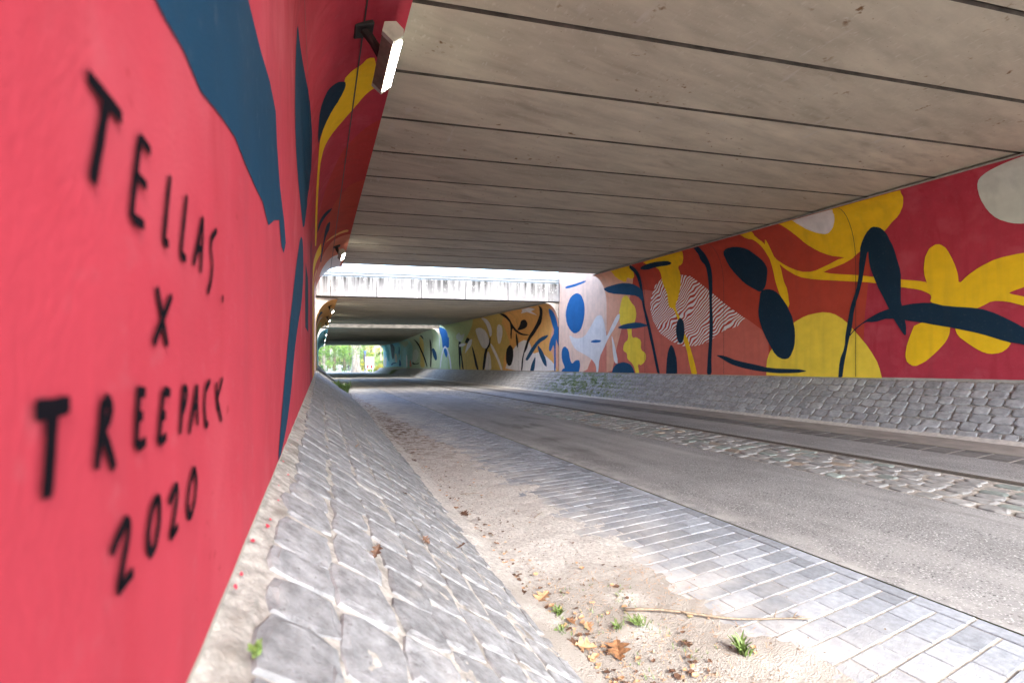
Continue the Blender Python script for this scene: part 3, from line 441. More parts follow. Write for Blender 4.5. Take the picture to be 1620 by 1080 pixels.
('R2','black',5,'painted_leaf','23.24,2.03 22.9,2.05 22.74,1.99 22.63,1.83 22.64,1.72 22.77,1.57 22.95,1.5 23.28,1.44 23.59,1.41 24.05,1.4 24.14,1.46 23.87,1.6 23.69,1.74 23.47,1.94'),
('R2','black',6,'painted_stem','25.17,3.27 25.04,3.09 25,2.78 24.95,2.39 24.86,2.16 24.8,1.91 24.65,1.73 24.36,1.5 24.05,1.36 23.6,1.21 23.2,1.14 22.67,1.09 22.5,1.06 22.61,1.03 22.86,1.03 23.4,1.06 23.8,1.13 24.26,1.28 24.56,1.4 24.8,1.57 24.96,1.45 25.02,0.99 25.08,0.84 25.18,0.95 25.22,1.2 25.13,1.72 25.09,2.01 25.24,2.22 25.36,2.38 25.52,2.59 25.61,2.79 25.52,3.2'),
('R2','black',5,'painted_leaf','24.27,1.21 24.1,0.9 24.04,0.66 24.06,0.36 24.12,0.28 24.24,0.38 24.31,0.54 24.38,0.85 24.39,1.05 24.36,1.25'),
('R2','white',5,'painted_leaf','22.27,3.12 21.26,3.2 20.93,2.73 21.57,2.6 21.15,2.18 22.11,2.61 22.9,2.58 22.4,2.86'),
('R2','navyb',5,'painted_leaf','22.88,-0.5 22.99,-0.47 22.9,-0.35 22.58,-0.06 22.3,0.17 21.89,0.44 21.58,0.62 21.2,0.79 20.83,0.89 20.29,0.96 20.15,0.93 20.33,0.81 20.58,0.71 21.04,0.59 21.37,0.44 21.76,0.16 22.07,-0.07 22.48,-0.38 22.69,-0.5 22.8,-0.5'),
('R2','navyb',5,'painted_leaf','21.34,0.39 21.01,0.2 20.78,0.01 20.5,-0.3 20.38,-0.52 20.34,-0.76 20.41,-0.81 20.63,-0.71 20.83,-0.54 21.11,-0.23 21.28,0.02 21.42,0.34'),
('R2','navyb',5,'painted_leaf','21.67,-0.32 21.72,-0.65 21.78,-0.88 21.88,-1.13 22.03,-1.24 22.31,-1.25 22.37,-1.14 22.24,-0.82 22.07,-0.59 21.77,-0.3'),
('R2','black',5,'painted_dot','25.2,0.47 24.89,0.31 24.77,0.1 24.77,-0.26 24.85,-0.5 25.03,-0.77 25.2,-0.88 25.46,-0.92 25.65,-0.86 25.88,-0.68 25.96,-0.44 25.92,-0.01 25.78,0.24 25.45,0.45'),
('R2','white',5,'painted_dot','26.86,1.98 26.59,1.87 26.51,1.71 26.52,1.44 26.58,1.18 26.79,0.8 26.95,0.63 27.17,0.58 27.32,0.67 27.49,0.96 27.56,1.23 27.5,1.62 27.34,1.83 27.08,1.97'),
('R2','white',5,'painted_leaf','31.65,1.93 30.94,1.96 30.48,1.9 29.98,1.74 29.67,1.56 29.3,1.24 29.11,1.03 29.03,0.79 29.15,0.6 29.56,0.33 29.91,0.27 30.42,0.36 30.83,0.57 31.37,1.02 31.71,1.36 31.92,1.75'),
('R2','white',5,'painted_leaf','28.94,3.1 28.63,2.89 28.55,2.61 28.47,2.2 28.46,1.89 28.48,1.47 28.53,1.26 28.76,1.16 28.95,1.25 29.13,1.62 29.24,1.89 29.32,2.26 29.33,2.54 29.25,2.95'),
('R2','white',4,'painted_stem','28.73,0.65 28.42,0.53 28.06,0.3 27.47,-0.16 27.08,-0.53 26.66,-1.01 26.55,-1.24 26.69,-1.32 26.91,-1.18 27.34,-0.72 27.74,-0.36 28.33,0.09 28.64,0.37 28.79,0.6'),
('R2','white',4,'painted_leaf','29.16,0.06 28.84,-0.24 28.68,-0.59 28.61,-1.2 28.88,-1.45 29.69,-1.48 29.95,-1.29 29.78,-0.78 29.62,-0.41 29.38,0.01'),
('R2','black',5,'painted_stem','28.92,1.12 28.79,1.11 28.76,0.97 28.79,0.62 28.95,0.42 29.33,0.24 29.6,-0.19 29.9,-1.12 30.13,-1.5 30.42,-1.51 30.42,-1.14 30.13,-0.19 29.82,0.27 29.33,0.51 29.1,0.71 29,1'),
('R2','black',5,'painted_stem','32.96,0.56 32.57,0.29 32.14,-0.19 31.46,-1.15 31.33,-1.52 31.68,-1.53 32.09,-1.07 32.82,0.17'),
('R2','black',5,'painted_stem','36.52,1.16 35.98,1.11 35.82,0.98 35.94,0.7 35.76,0.09 35.2,-1.16 35.09,-1.65 35.38,-1.66 35.62,-1.29 35.94,-0.31 36.05,-0.31 36,-1.3 36.07,-1.69 36.3,-1.7 36.47,-1.07 36.56,-0.27 36.66,0.54'),
('R2','black',5,'painted_leaf','34.47,1.11 34.15,1.25 33.87,1.24 33.46,1.08 33.46,0.96 33.87,0.8 34.19,0.76 34.62,0.8 34.74,0.87 34.64,1'),
('R2','white',6,'painted_leaf','36.12,0.74 35.44,0.8 35,0.79 34.57,0.72 34.57,0.65 35,0.55 35.44,0.51 36.12,0.5 36.4,0.54 36.4,0.67'),
('R2','white',6,'painted_leaf','33.46,1.05 32.96,1.1 32.84,1 33.04,0.67 33.32,0.47 33.82,0.28 34.19,0.12 34.62,-0.08 34.7,-0.03 34.49,0.31 34.24,0.57 33.82,0.9'),
('R2','paleg',5,'painted_petal','37.37,1.51 36.51,1.77 36.14,1.78 36.03,1.56 35.68,1.52 34.97,1.63 34.82,1.57 35.09,1.3 35.35,1.12 35.8,0.92 36.35,0.96 37.3,1.27'),
('RH','blue',5,'painted_petal','43.3,2.67 43.3,2.64 42.49,2.57 41.64,2.43 41.04,2.31 40.36,2.12 40.01,1.96 39.78,1.73 39.68,1.39 39.65,0.73 39.79,0.46 40.19,0.43 40.52,0.46 41,0.58 41.36,0.57 41.83,0.42 42.05,0.53 42.15,0.95 42.3,1.27 42.59,1.67 42.97,1.94 43.3,2.25 43.3,2.44 43.3,2.61'),
('RH','white',6,'painted_stem','43.08,-1.51 42.91,-0.96 42.66,-0.53 42.23,0.02 41.86,0.33 41.37,0.59 40.94,0.62 40.34,0.42 39.9,0.16 39.39,-0.31 39.09,-0.76 38.84,-1.43 38.84,-1.7 39.09,-1.71 39.29,-1.48 39.54,-0.87 39.82,-0.46 40.28,-0.02 40.62,0.22 41.02,0.39 41.29,0.39 41.57,0.22 41.82,-0.02 42.17,-0.48 42.42,-0.89 42.68,-1.48 42.87,-1.72 43.07,-1.72'),
('RH','blue',6,'painted_leaf','40.93,0.41 40.59,0.3 40.38,0.17 40.18,-0.03 40.21,-0.21 40.47,-0.47 40.68,-0.52 40.95,-0.37 41.2,-0.2 41.54,0.11 41.54,0.28 41.2,0.41'),
('RH','white',5,'painted_leaf','43.3,1.52 43.25,1.55 43.07,1.44 43,1.12 43.06,0.8 43.28,0.29 43.3,0.14 43.3,0.26 43.3,0.46 43.3,0.86 43.3,1.13 43.3,1.4'),
('R3','palegreen',1,'color_field','44.28,3.12 43.3,2.94 43.3,1.84 43.3,0.09 43.3,-1.66 46.52,-1.73 46.37,-0.33 46.22,1.07'),
('R3','teal',1,'color_field','65.4,1.89 58.13,2.37 57.19,0.57 57.63,-1.61 59.01,-2.12 68.74,-2.37 68.74,-0.42'),
('R3','ochre',2,'painted_leaf','50.88,2.14 50.64,1.65 50.56,1.27 50.54,0.72 50.54,0.3 50.74,-0.25 50.58,-0.76 49.99,-1.51 50.37,-1.82 52,-1.88 52.58,-1.58 52.37,-0.78 52.45,-0.2 52.88,0.51 52.93,1.08 51.74,1.94'),
('R3','navyb',4,'painted_leaf','46.44,0.41 45.85,0.45 45.36,0.33 44.72,0.01 44.41,-0.26 44.25,-0.62 44.34,-0.8 44.74,-0.9 45.12,-0.84 45.69,-0.59 46.08,-0.3 46.51,0.2'),
('R3','black',4,'painted_stem','47.24,1.6 46.98,1.27 46.76,0.94 46.59,0.39 46.59,-0.24 46.76,-1.29 46.96,-1.71 47.31,-1.72 47.38,-1.44 47.21,-0.71 47.28,0.04 47.58,1.24'),
('R3','black',4,'painted_stem','54.92,1.83 53.93,1.45 53.19,1.07 52.03,0.49 51.06,0 49.87,-0.67 49.23,-1.1 48.76,-1.55 48.68,-1.73 48.92,-1.74 49.33,-1.53 50.13,-1 50.85,-0.57 51.87,-0.03 52.7,0.38 53.76,0.86 54.51,1.23 55.16,1.76'),
('R3','black',4,'painted_leaf','50.38,2.43 49.96,2.3 49.92,2.08 50.03,1.7 50.1,1.6 50.38,1.67 50.63,1.83 50.7,2.26'),
('R3','black',3,'painted_leaf','57.14,-1.38 55.93,-1.5 54.96,-1.5 53.71,-1.37 53.28,-1.37 53.39,-1.47 54.22,-1.55 56.32,-1.65 57.28,-1.61 57.53,-1.41'),
('R3','paleg',3,'painted_leaf','56.8,-0.01 55.83,0.33 55,0.39 53.87,0.19 53.43,-0.06 53.43,-0.48 53.87,-0.81 55,-1.21 55.93,-1.35 57.14,-1.27 57.53,-1.12 57.28,-0.81 57.19,-0.57 57.19,-0.27'),
('R3','sky',1,'color_field','85.17,1.81 58.59,2.1 64.84,2.06 66.27,0.45 65.76,-2.22 83.71,-2.85 86,-0.75'),
('R3','navyb',4,'painted_leaf','67.61,2.16 70.9,1.91 71.41,1.42 71.66,0.89 72.1,0.31 72.53,-0.69 73.14,-1.12 74.33,-1.2 75.13,-0.91 75.96,-0.06 76.23,0.6 73.83,1.74'),
('R3','tealb',4,'painted_leaf','79.65,1.71 78.32,1.6 78.66,1.1 78.43,0.31 77.83,-0.38 77.83,-1.46 78.35,-1.76 79.71,-1.45 80.8,-0.97 82.24,-0.07 82.73,0.53 81.68,1.27'),
('R3','blue',4,'painted_leaf','67.12,0.99 67.22,0.6 67.29,0.25 67.45,-0.28 67.72,-0.42 68.23,-0.25 68.37,0.1 67.66,0.83'),
('R3','blue',4,'painted_leaf','67.26,-1.11 66.59,-1.33 66.21,-1.57 65.88,-1.97 66.27,-2.15 67.59,-2.22 67.99,-1.97 67.65,-1.29'),
('R3','blue',4,'painted_stem','75.79,-2.11 74.56,-1.88 73.3,-1.78 71.39,-1.74 70.66,-1.75 70.66,-1.82 71.24,-1.87 72.76,-1.93 73.76,-2.04 74.77,-2.26 75.41,-2.31 76.04,-2.23'),
('R3','white',3,'painted_leaf','71.55,-0.24 70.44,-0.35 69.87,-0.69 69.51,-1.41 69.93,-1.68 71.4,-1.65 71.99,-1.32 71.99,-0.51'),
('R3','white',3,'painted_leaf','85.02,0.62 83.95,0.01 82.78,-0.44 81.56,-0.99 81.28,-1.54 81.76,-2.39 82.71,-2.75 84.73,-2.82 85.75,-2.04 86,0.02'),
('R3','white',3,'painted_stem','61.73,-0.29 61.17,-0.61 60.89,-1.04 60.75,-1.81 60.97,-2.12 61.68,-2.15 61.96,-1.72 61.96,-0.6'),
('R3','salmonlt',3,'painted_stem','58.81,-1.02 58.29,-1.32 58.04,-1.56 57.91,-1.89 58.21,-2.03 59.12,-2.06 59.38,-1.81 59.12,-1.16'),
('L1','teal2',3,'painted_leaf','0.471,0.363 0.481,0.362 0.491,0.362 0.502,0.361 0.514,0.36 0.526,0.359 0.539,0.358 0.553,0.359 0.569,0.36 0.599,0.365 0.633,0.37 0.658,0.369 0.685,0.368 0.715,0.366 0.76,0.377 0.811,0.39 0.871,0.404 0.981,0.425 1.039,0.424 1.105,0.424 1.181,0.427 1.27,0.43 1.423,0.442 1.495,0.429 1.576,0.415 1.77,0.488 1.978,0.548 2.034,0.509 2.094,0.468 2.226,0.463 2.357,0.543 2.262,0.618 2.175,0.647 2.094,0.674 2.02,0.699 1.973,0.739 1.929,0.777 1.886,0.813 1.866,0.849 1.846,0.885 1.826,0.92 1.717,0.915 1.62,0.911 1.495,0.883 1.389,0.859 1.326,0.85 1.27,0.842 1.205,0.833 1.148,0.825 1.101,0.819 1.059,0.813 1.02,0.807 0.984,0.802 0.951,0.797 0.847,0.704 0.766,0.63 0.7,0.57 0.645,0.521 0.599,0.479 0.56,0.444 0.526,0.413 0.497,0.386'),
('L1','teal2',3,'painted_leaf','3.298,2.303 3.462,2.319 3.61,2.342 3.824,2.384 4.05,2.43 4.25,2.47 4.45,2.51 4.76,2.55 5.14,2.57 5.46,2.58 5.67,2.56 5.9,2.55 6.26,2.5 6.46,2.43 6.63,2.34 6.45,2.05 5.8,1.71 5.27,1.43 4.76,1.27 4.4,1.3 4.1,1.32 3.892,1.343 3.707,1.36 3.506,1.402 3.424,1.439 3.346,1.474 3.273,1.554 3.255,1.622 3.237,1.688 3.237,1.804 3.255,1.886 3.273,1.968 3.331,2.127 3.319,2.204 3.279,2.26'),
('L1','teal2',3,'painted_stem','4.28,1.06 4.63,1.12 4.82,1.09 4.88,1 4.93,0.92 4.85,0.76 4.7,0.65 4.55,0.54 4.22,0.39 3.733,0.231 3.465,0.132 3.221,0.025 3.052,-0.066 2.954,-0.131 2.862,-0.191 2.691,-0.275 2.572,-0.32 2.462,-0.361 2.282,-0.408 2.165,-0.426 2.061,-0.443 1.972,-0.458 1.94,-0.465 1.94,-0.448 1.972,-0.397 2.019,-0.348 2.063,-0.31 2.11,-0.27 2.156,-0.232 2.203,-0.192 2.253,-0.151 2.305,-0.109 2.36,-0.065 2.427,-0.013 2.499,0.041 2.597,0.111 2.704,0.187 2.801,0.252 2.905,0.321 3.06,0.419 3.232,0.529 3.527,0.701 3.956,0.932'),
('L1','yellow',3,'painted_petal','4.99,3.76 5.3,3.83 5.46,3.83 5.52,3.76 5.62,3.68 5.81,3.57 5.95,3.47 6.11,3.32 6.19,3.22 6.27,3.1 6.33,3.02 6.42,2.94 6.54,2.89 6.79,2.83 7.11,2.8 7.74,2.76 8.57,2.72 9.1,2.7 9.7,2.68 10.37,2.66 11.21,2.6 10.99,2.54 10.05,2.56 9.41,2.59 8.85,2.61 8.35,2.64 7.6,2.68 7.09,2.72 6.74,2.75 6.34,2.78 6.14,2.8 6.02,2.82 5.9,2.87 5.73,2.95 5.64,3.02 5.56,3.13 5.46,3.21 5.28,3.28 5.19,3.3 5.14,3.29 5.1,3.3 5.05,3.37 5.02,3.42 4.99,3.51 4.95,3.56 4.89,3.61 4.87,3.66 4.88,3.72'),
('L1','navy',4,'painted_leaf','5.19,3.31 5.25,3.32 5.32,3.31 5.43,3.26 5.52,3.2 5.63,3.08 5.72,3 5.84,2.9 5.92,2.84 6.03,2.79 6.02,2.77 5.89,2.76 5.74,2.76 5.49,2.78 5.35,2.8 5.22,2.84 5.15,2.89 5.08,2.96 5.06,3.02 5.07,3.11 5.09,3.18 5.15,3.27'),
('L1','navy',4,'painted_leaf','9.78,3.27 9.72,3.19 9.68,3.13 9.65,3.03 9.65,2.97 9.67,2.89 9.7,2.83 9.78,2.77 9.93,2.73 10.24,2.69 10.35,2.7 10.29,2.75 10.23,2.81 10.12,2.88 10.06,2.95 10,3.05 9.96,3.12 9.94,3.2 9.9,3.24 9.82,3.28'),
('L1','navy',4,'painted_leaf','10.85,3.25 11.26,3.24 11.51,3.22 11.71,3.16 11.96,3.11 12.45,3.05 12.87,3.01 13.47,2.99 13.93,2.96 14.46,2.93 14.55,2.9 14.23,2.86 13.89,2.86 13.36,2.89 12.92,2.93 12.31,2.99 11.88,3.02 11.41,3.04 11.12,3.06 10.85,3.1 10.74,3.14 10.71,3.22'),
('L1','orange',4,'painted_stem','12.15,3.88 12.19,3.79 12.25,3.7 12.33,3.57 12.37,3.47 12.39,3.38 12.42,3.3 12.45,3.19 12.5,3.13 12.64,3.08 12.65,3.07 12.56,3.09 12.56,3.16 12.61,3.3 12.6,3.39 12.57,3.48 12.54,3.58 12.47,3.71 12.42,3.81 12.37,3.91 12.3,3.95 12.17,3.93'),
('L1','white',5,'painted_petal','14.95,3.95 15.09,3.9 15.19,3.83 15.26,3.7 15.29,3.6 15.33,3.49 15.41,3.4 15.57,3.28 15.75,3.17 16.04,3 16.31,2.9 16.86,2.82 17.24,2.87 17.48,3.06 17.55,3.21 17.55,3.4 17.55,3.55 17.55,3.75 17.55,3.85 17.28,3.92 16.58,3.95 15.33,3.96')
]
LETTERS = [
('T',[[(0.3949, 0.1966), (0.4208, 0.196), (0.4525, 0.1948)], [(0.4239, 0.1928), (0.414, 0.1591), (0.4019, 0.1225)]]),
('E',[[(0.4917, 0.1987), (0.4806, 0.1574), (0.4713, 0.1176)], [(0.4917, 0.1978), (0.5172, 0.1948)], [(0.4851, 0.1591), (0.5069, 0.1575)], [(0.4725, 0.118), (0.4999, 0.1189)]]),
('L',[[(0.577, 0.1951), (0.5657, 0.1554), (0.5557, 0.1168), (0.5713, 0.1183)]]),
('L',[[(0.6414, 0.1956), (0.627, 0.1534), (0.6156, 0.1163), (0.6378, 0.1152)]]),
('A',[[(0.7198, 0.1914), (0.6968, 0.1527), (0.6712, 0.114)], [(0.7198, 0.1914), (0.715, 0.149), (0.7073, 0.1099)], [(0.6909, 0.1395), (0.715, 0.1449)]]),
('S',[[(0.8084, 0.1964), (0.7732, 0.175), (0.7676, 0.1567), (0.7807, 0.137), (0.7695, 0.1082), (0.748, 0.0867)]]),
('.',[[(0.8543, 0.0974), (0.852, 0.0841)]]),
('X',[[(0.5349, 0.0664), (0.5513, 0.0377), (0.5668, 0.0061)], [(0.5813, 0.0639), (0.5513, 0.0344), (0.5246, 0.0075)]]),
('T',[[(0.3347, -0.034), (0.3527, -0.0345), (0.3727, -0.0343)], [(0.3527, -0.0356), (0.3498, -0.0623), (0.3463, -0.0885)]]),
('R',[[(0.4195, -0.0361), (0.4148, -0.061), (0.4088, -0.0867)], [(0.4195, -0.0361), (0.4282, -0.0388), (0.4313, -0.0447), (0.4271, -0.0523), (0.417, -0.0596)], [(0.4163, -0.0595), (0.4271, -0.0741), (0.4369, -0.0935)]]),
('E',[[(0.4887, -0.0347), (0.4851, -0.0608), (0.4825, -0.086)], [(0.4825, -0.0348), (0.5041, -0.0384)], [(0.4851, -0.0591), (0.4974, -0.0587)], [(0.4825, -0.0856), (0.5041, -0.0839)]]),
('E',[[(0.5548, -0.041), (0.5478, -0.0676), (0.5397, -0.0932)], [(0.5548, -0.041), (0.577, -0.0449)], [(0.5478, -0.0671), (0.5605, -0.0664)], [(0.5397, -0.0932), (0.562, -0.0896)]]),
('P',[[(0.6282, -0.0406), (0.6208, -0.0695), (0.6136, -0.0968)], [(0.6282, -0.0406), (0.6407, -0.0488), (0.6339, -0.0626), (0.6208, -0.0709)]]),
('A',[[(0.6886, -0.0435), (0.6707, -0.0728), (0.6507, -0.1034)], [(0.6886, -0.0435), (0.6886, -0.0718), (0.6909, -0.0989)], [(0.6707, -0.0722), (0.6886, -0.0724)]]),
('C',[[(0.7636, -0.0424), (0.7358, -0.0536), (0.7278, -0.0764), (0.7385, -0.1089), (0.7508, -0.1033)]]),
('K',[[(0.8035, -0.0478), (0.8101, -0.0746), (0.8168, -0.0943)], [(0.852, -0.043), (0.8101, -0.0746), (0.827, -0.0956), (0.8447, -0.1167)]]),
('2',[[(0.4329, -0.1602), (0.4452, -0.1513), (0.4602, -0.1429), (0.4667, -0.1489), (0.4639, -0.1619), (0.4548, -0.1777), (0.4452, -0.1958), (0.4593, -0.1946), (0.4764, -0.1939)]]),
('0',[[(0.5377, -0.1466), (0.5218, -0.1535), (0.5116, -0.1725), (0.5116, -0.1882), (0.5187, -0.1972), (0.5312, -0.1943), (0.5424, -0.1749), (0.5437, -0.1562), (0.5377, -0.1466)]]),
('2',[[(0.5732, -0.1659), (0.5997, -0.152), (0.6031, -0.1649), (0.5914, -0.1878), (0.577, -0.2053), (0.6057, -0.2025)]]),
('0',[[(0.675, -0.1518), (0.6537, -0.1687), (0.6436, -0.1892), (0.6486, -0.207), (0.661, -0.2099), (0.6795, -0.1948), (0.6863, -0.1719), (0.675, -0.1518)]])
]

def wall_body(name, seg, parent):
    side, ce, y0, y1 = SEG[seg]; s = 1 if side == 'L' else -1; X0 = XL if side == 'L' else XR; a = AL if side == 'L' else AR
    bz = base_l if side == 'L' else base_r
    ys = [y0, y1] if seg[1] != '3' else list(np.linspace(y0, y1, 12)); v = []; f = []; n = None
    for Y in ys:
        pr = [(X0, bz(Y)-1.6)]
        if seg[1] in 'GH':
            top = 3.75 if seg[1] == 'G' else 2.9
            pr += [(X0, top), (X0-s*.35, top), (X0-s*.35, bz(Y)-1.6)]
        else:
            zc = ce(Y)-B
            for k in range(NC+1):
                ph = k/NC*math.pi/2; pr.append((X0+s*a*(1-math.cos(ph)), zc+B*math.sin(ph)))
            pr += [(X0+s*a, ce(Y)+.035), (X0-s*.7, ce(Y)+.035), (X0-s*.7, bz(Y)-1.6)]
        n = len(pr); v += [(x, Y, z) for x, z in pr]
    for j in range(len(ys)-1):
        for i in range(n): f.append((j*n+i, j*n+(i+1) % n, (j+1)*n+(i+1) % n, (j+1)*n+i))
    f += [tuple(range(n)), tuple((len(ys)-1)*n+i for i in range(n))[::-1]]
    bm = bmesh.new(); vs_ = [bm.verts.new(p) for p in v]
    for q in f: bm.faces.new([vs_[i] for i in q])
    bmesh.ops.recalc_face_normals(bm, faces=bm.faces[:]); me = bpy.data.meshes.new(name); bm.to_mesh(me); bm.free()
    return link(name, me, M['concrete'], parent)
OFF = {'L': .0005, 'R': .002}
def field(seg, m, y0, y1, parent, top=None, lift=.018, layer=1):
    """one coat of background colour over the whole height of a stretch of wall"""
    side, ce, _, _ = SEG[seg]; bz = base_l if side == 'L' else base_r; n = max(2, int((y1-y0)/.12)) if y1-y0 < 40 else 200
    v = []; f = []; nq = 4+NC
    for j in range(n+1):
        Y = y0+(y1-y0)*j/n; zc = ce(Y)-B
        b0 = bz(Y)+lift+.006*noise.noise((Y*6, 2, 1)) + .004*noise.noise((Y*25, 2, 1))
        if top: qs = [b0+(top-b0)*k/(nq-1) for k in range(nq)]
        else: qs = [b0+(zc-b0)*k/3 for k in range(4)] + [zc+B*math.pi/2*k/NC for k in range(1, NC+1)]
        v += [wall_pt(seg, Y, q, OFF[side]*layer) for q in qs]
    f = [(j*nq+i, j*nq+i+1, (j+1)*nq+i+1, (j+1)*nq+i) for j in range(n) for i in range(nq-1)]
    return mesh('color_field', v, f, M['p_'+m], parent)
def painted(seg, m, layer, name, pts, parent):
    side, ce, _, _ = SEG[seg]; bz = base_l if side == 'L' else base_r; lift = .018
    bm = bmesh.new(); P_ = []
    for p in pts:
        Y = p[0]; q = max(p[1], bz(Y)+lift)
        if not P_ or abs(P_[-1][0]-Y)+abs(P_[-1][1]-q) > .003: P_.append((Y, q))
    n_ = len(P_); r_ = delaunay_2d_cdt([Vector(p) for p in P_], [(i, (i+1) % n_) for i in range(n_)], [], 1, 1e-5)
    vs_ = [bm.verts.new((p.x, p.y, 0)) for p in r_[0]]
    for q in r_[2]: bm.faces.new([vs_[i] for i in q])
    if seg[1] in '123':
        ymid = sum(p[0] for p in P_)/len(P_)
        for k in range(0, NC):
            zl = ce(ymid)-B+B*math.pi/2*k/NC
            bmesh.ops.bisect_plane(bm, geom=bm.verts[:]+bm.edges[:]+bm.faces[:], plane_co=(0, zl, 0), plane_no=(0, 1, 0))
    for q in bm.verts: q.co = wall_pt(seg, q.co.x, q.co.y, OFF[side]*(layer+1))
    me = bpy.data.meshes.new(name); bm.to_mesh(me); bm.free()
    return link(name, me, M['p_'+m], parent)
WALLS = {}
for nm, segs, lab in (('R1', ('R1', 'RG'), 'mural wall across the road with red ground, yellow flowers and dark leaves'),
                      ('R2', ('R2', 'RH'), 'mural wall under the second bridge with orange ground and dark branches'),
                      ('R3', ('R3',), 'farthest right mural wall painted green, teal and blue'),
                      ('L1', ('L1', 'LG'), 'close pink-red mural wall with black signature and blue leaves'),
                      ('L2', ('L2', 'LH'), 'left mural wall under the second bridge with orange coved end'),
                      ('L3', ('L3',), 'farthest left mural wall edge with blue and green paint')):
    e = empty('mural_wall', (XR if nm[0] == 'R' else XL, SEG[segs[0]][2], zg(0, SEG[segs[0]][2]))); tag(e, lab, 'wall', 'painted underpass walls')
    hold = empty('tmp'); 
    for s_ in segs: WALLS[s_] = e
    for s_ in segs: wall_body('wall_body', s_, e)
    bpy.data.objects.remove(hold)
bpy.context.view_layer.update()
field('R1', 'crimson', -3, 15, WALLS['R1'], lift=.035); field('RG', 'palepink', 15, 19.07, WALLS['RG'], 3.7); field('R2', 'orange', 19.07, 40.05, WALLS['R2']); field('RH', 'palegreen', 40.05, 43.3, WALLS['RH'], 2.85)
field('R3', 'greengrey', 43.3, 86, WALLS['R3'])
field('L1', 'crimson', -3, 17.55, WALLS['L1'], lift=.012); field('LG', 'palepink', 17.55, 21.8, WALLS['LG'], 3.7); field('L2', 'orange', 21.8, 42.7, WALLS['L2']); field('LH', 'sky', 42.7, 46, WALLS['LH'], 2.85); field('L3', 'sky', 46, 88, WALLS['L3'])
MURAL_I = 0
for seg, m_, layer, nm, flat in MURAL:
    pts = [tuple(float(k) for k in q.split(',')) for q in flat.split()]
    painted(seg, m_, layer+(MURAL_I % 11)/13, nm, pts, WALLS[seg]); MURAL_I += 1
# broad curved fields of ground colour given in (distance, height along the wall)
for seg, m_, ly, pts in (('L1', 'brickd', 1.2, [(6.2, 4.04), (6.5, 3.8), (7.1, 3.4), (8.1, 3.05), (9.5, 2.7), (10.5, 2.3), (17.5, 1.5), (17.5, 4.04)]), ('L1', 'brick', 2.2, [(8.5, 4.04), (8.8, 3.7), (9.5, 3.35), (10.8, 3.0), (12, 2.7), (13, 2.3), (17.5, 1.5), (17.5, 4.04)]),
                         ('L1', 'coral', 2.9, [(12.6, 4.04), (12.75, 3.8), (13., 3.4), (13.6, 3.1), (14.5, 2.8), (15.2, 2.4), (17.5, 1.6), (17.5, 4.04)]), ('R1', 'peach', 3.95, [(12.5, 4.04), (15, 4.04), (15, -1.4), (14.6, -.8), (14.3, .2), (13.9, 1.2), (13.5, 2.2), (12.95, 3.2)])):
    P_ = []
    for i in range(len(pts)):
        a, b_ = Vector(pts[i]), Vector(pts[(i+1) % len(pts)]); n_ = max(1, int((a-b_).length/.5)); P_ += [tuple(a.lerp(b_, k/n_)) for k in range(n_)]
    painted(seg, m_, ly, 'color_field', P_, WALLS[seg])
# narrow stems and fields seen edge-on along the near wall
for y0, y1, q0, q1, m_, nm, ly in ((11.9, 13.3, -.8, 2.9, 'yellow', 'painted_stem', 3), (14.2, 14.9, -.9, 2.6, 'orange', 'painted_stem', 3), (15.4, 17.5, -1., 2.4, 'palepink', 'color_field', 3), (9.0, 9.7, -.8, 2.2, 'navy', 'painted_stem', 3), (5.6, 7.0, .3, 1.1, 'navy', 'painted_leaf', 3)):
    painted('L1', m_, ly, nm, [(y0, q0), ((y0+y1)/2, q0), (y1, q0), (y1+.1, (q0+q1)/2), (y1-.1, q1), (y0+.1, q1), (y0-.1, (q0+q1)/2)], WALLS['L1'])
for y0, y1, m_ in ((24, 26, 'navyb'), (28, 29.5, 'white'), (33, 35, 'green'), (36, 42, 'green')):
    painted('L2', m_, 3, 'painted_leaf', [(y0, -1.2), (y1, -1.2), (y1+.3, 1), (y1, 2.4), (y0, 2.2), (y0-.3, .5)], WALLS['L2'])
# expansion joints: recessed dark seam along the cove and down the walls
def seam(seg, pts, wd, parent, axis):
    side = SEG[seg][0]; v = []; f = []
    for i, (Y, q) in enumerate(pts):
        for d in (-wd/2, wd/2): v.append(wall_pt(seg, Y+(d if axis == 'Y' else 0), q+(d if axis == 'q' else 0), OFF[side]*12))
        if i: f.append((2*i-2, 2*i-1, 2*i+1, 2*i))
    return mesh('joint_seam', v, f, M['dark'], parent)
seam('L1', [(Y, c1(0)-B+B*1.13) for Y in np.linspace(-2, 17.5, 30)], .022, WALLS['L1'], 'q')
seam('L1', [(Y, c1(0)-B+.42) for Y in np.linspace(-2, 17.5, 30)], .006, WALLS['L1'], 'q')
for Y in (5.55, 9.1, 12.6): seam('R1', [(Y, q) for q in np.linspace(base_r(Y)+.04, c1(0)-B+B*math.pi/2, 22)], .010, WALLS['R1'], 'Y')
for Y in (24., 29.2, 34.4): seam('R2', [(Y, q) for q in np.linspace(base_r(Y)+.04, c2(0)-B+B*math.pi/2, 22)], .02, WALLS['R2'], 'Y')
seam('RG', [(19.03, q) for q in np.linspace(base_r(19.)+.04, 3.7, 4)], .03, WALLS['RG'], 'Y')
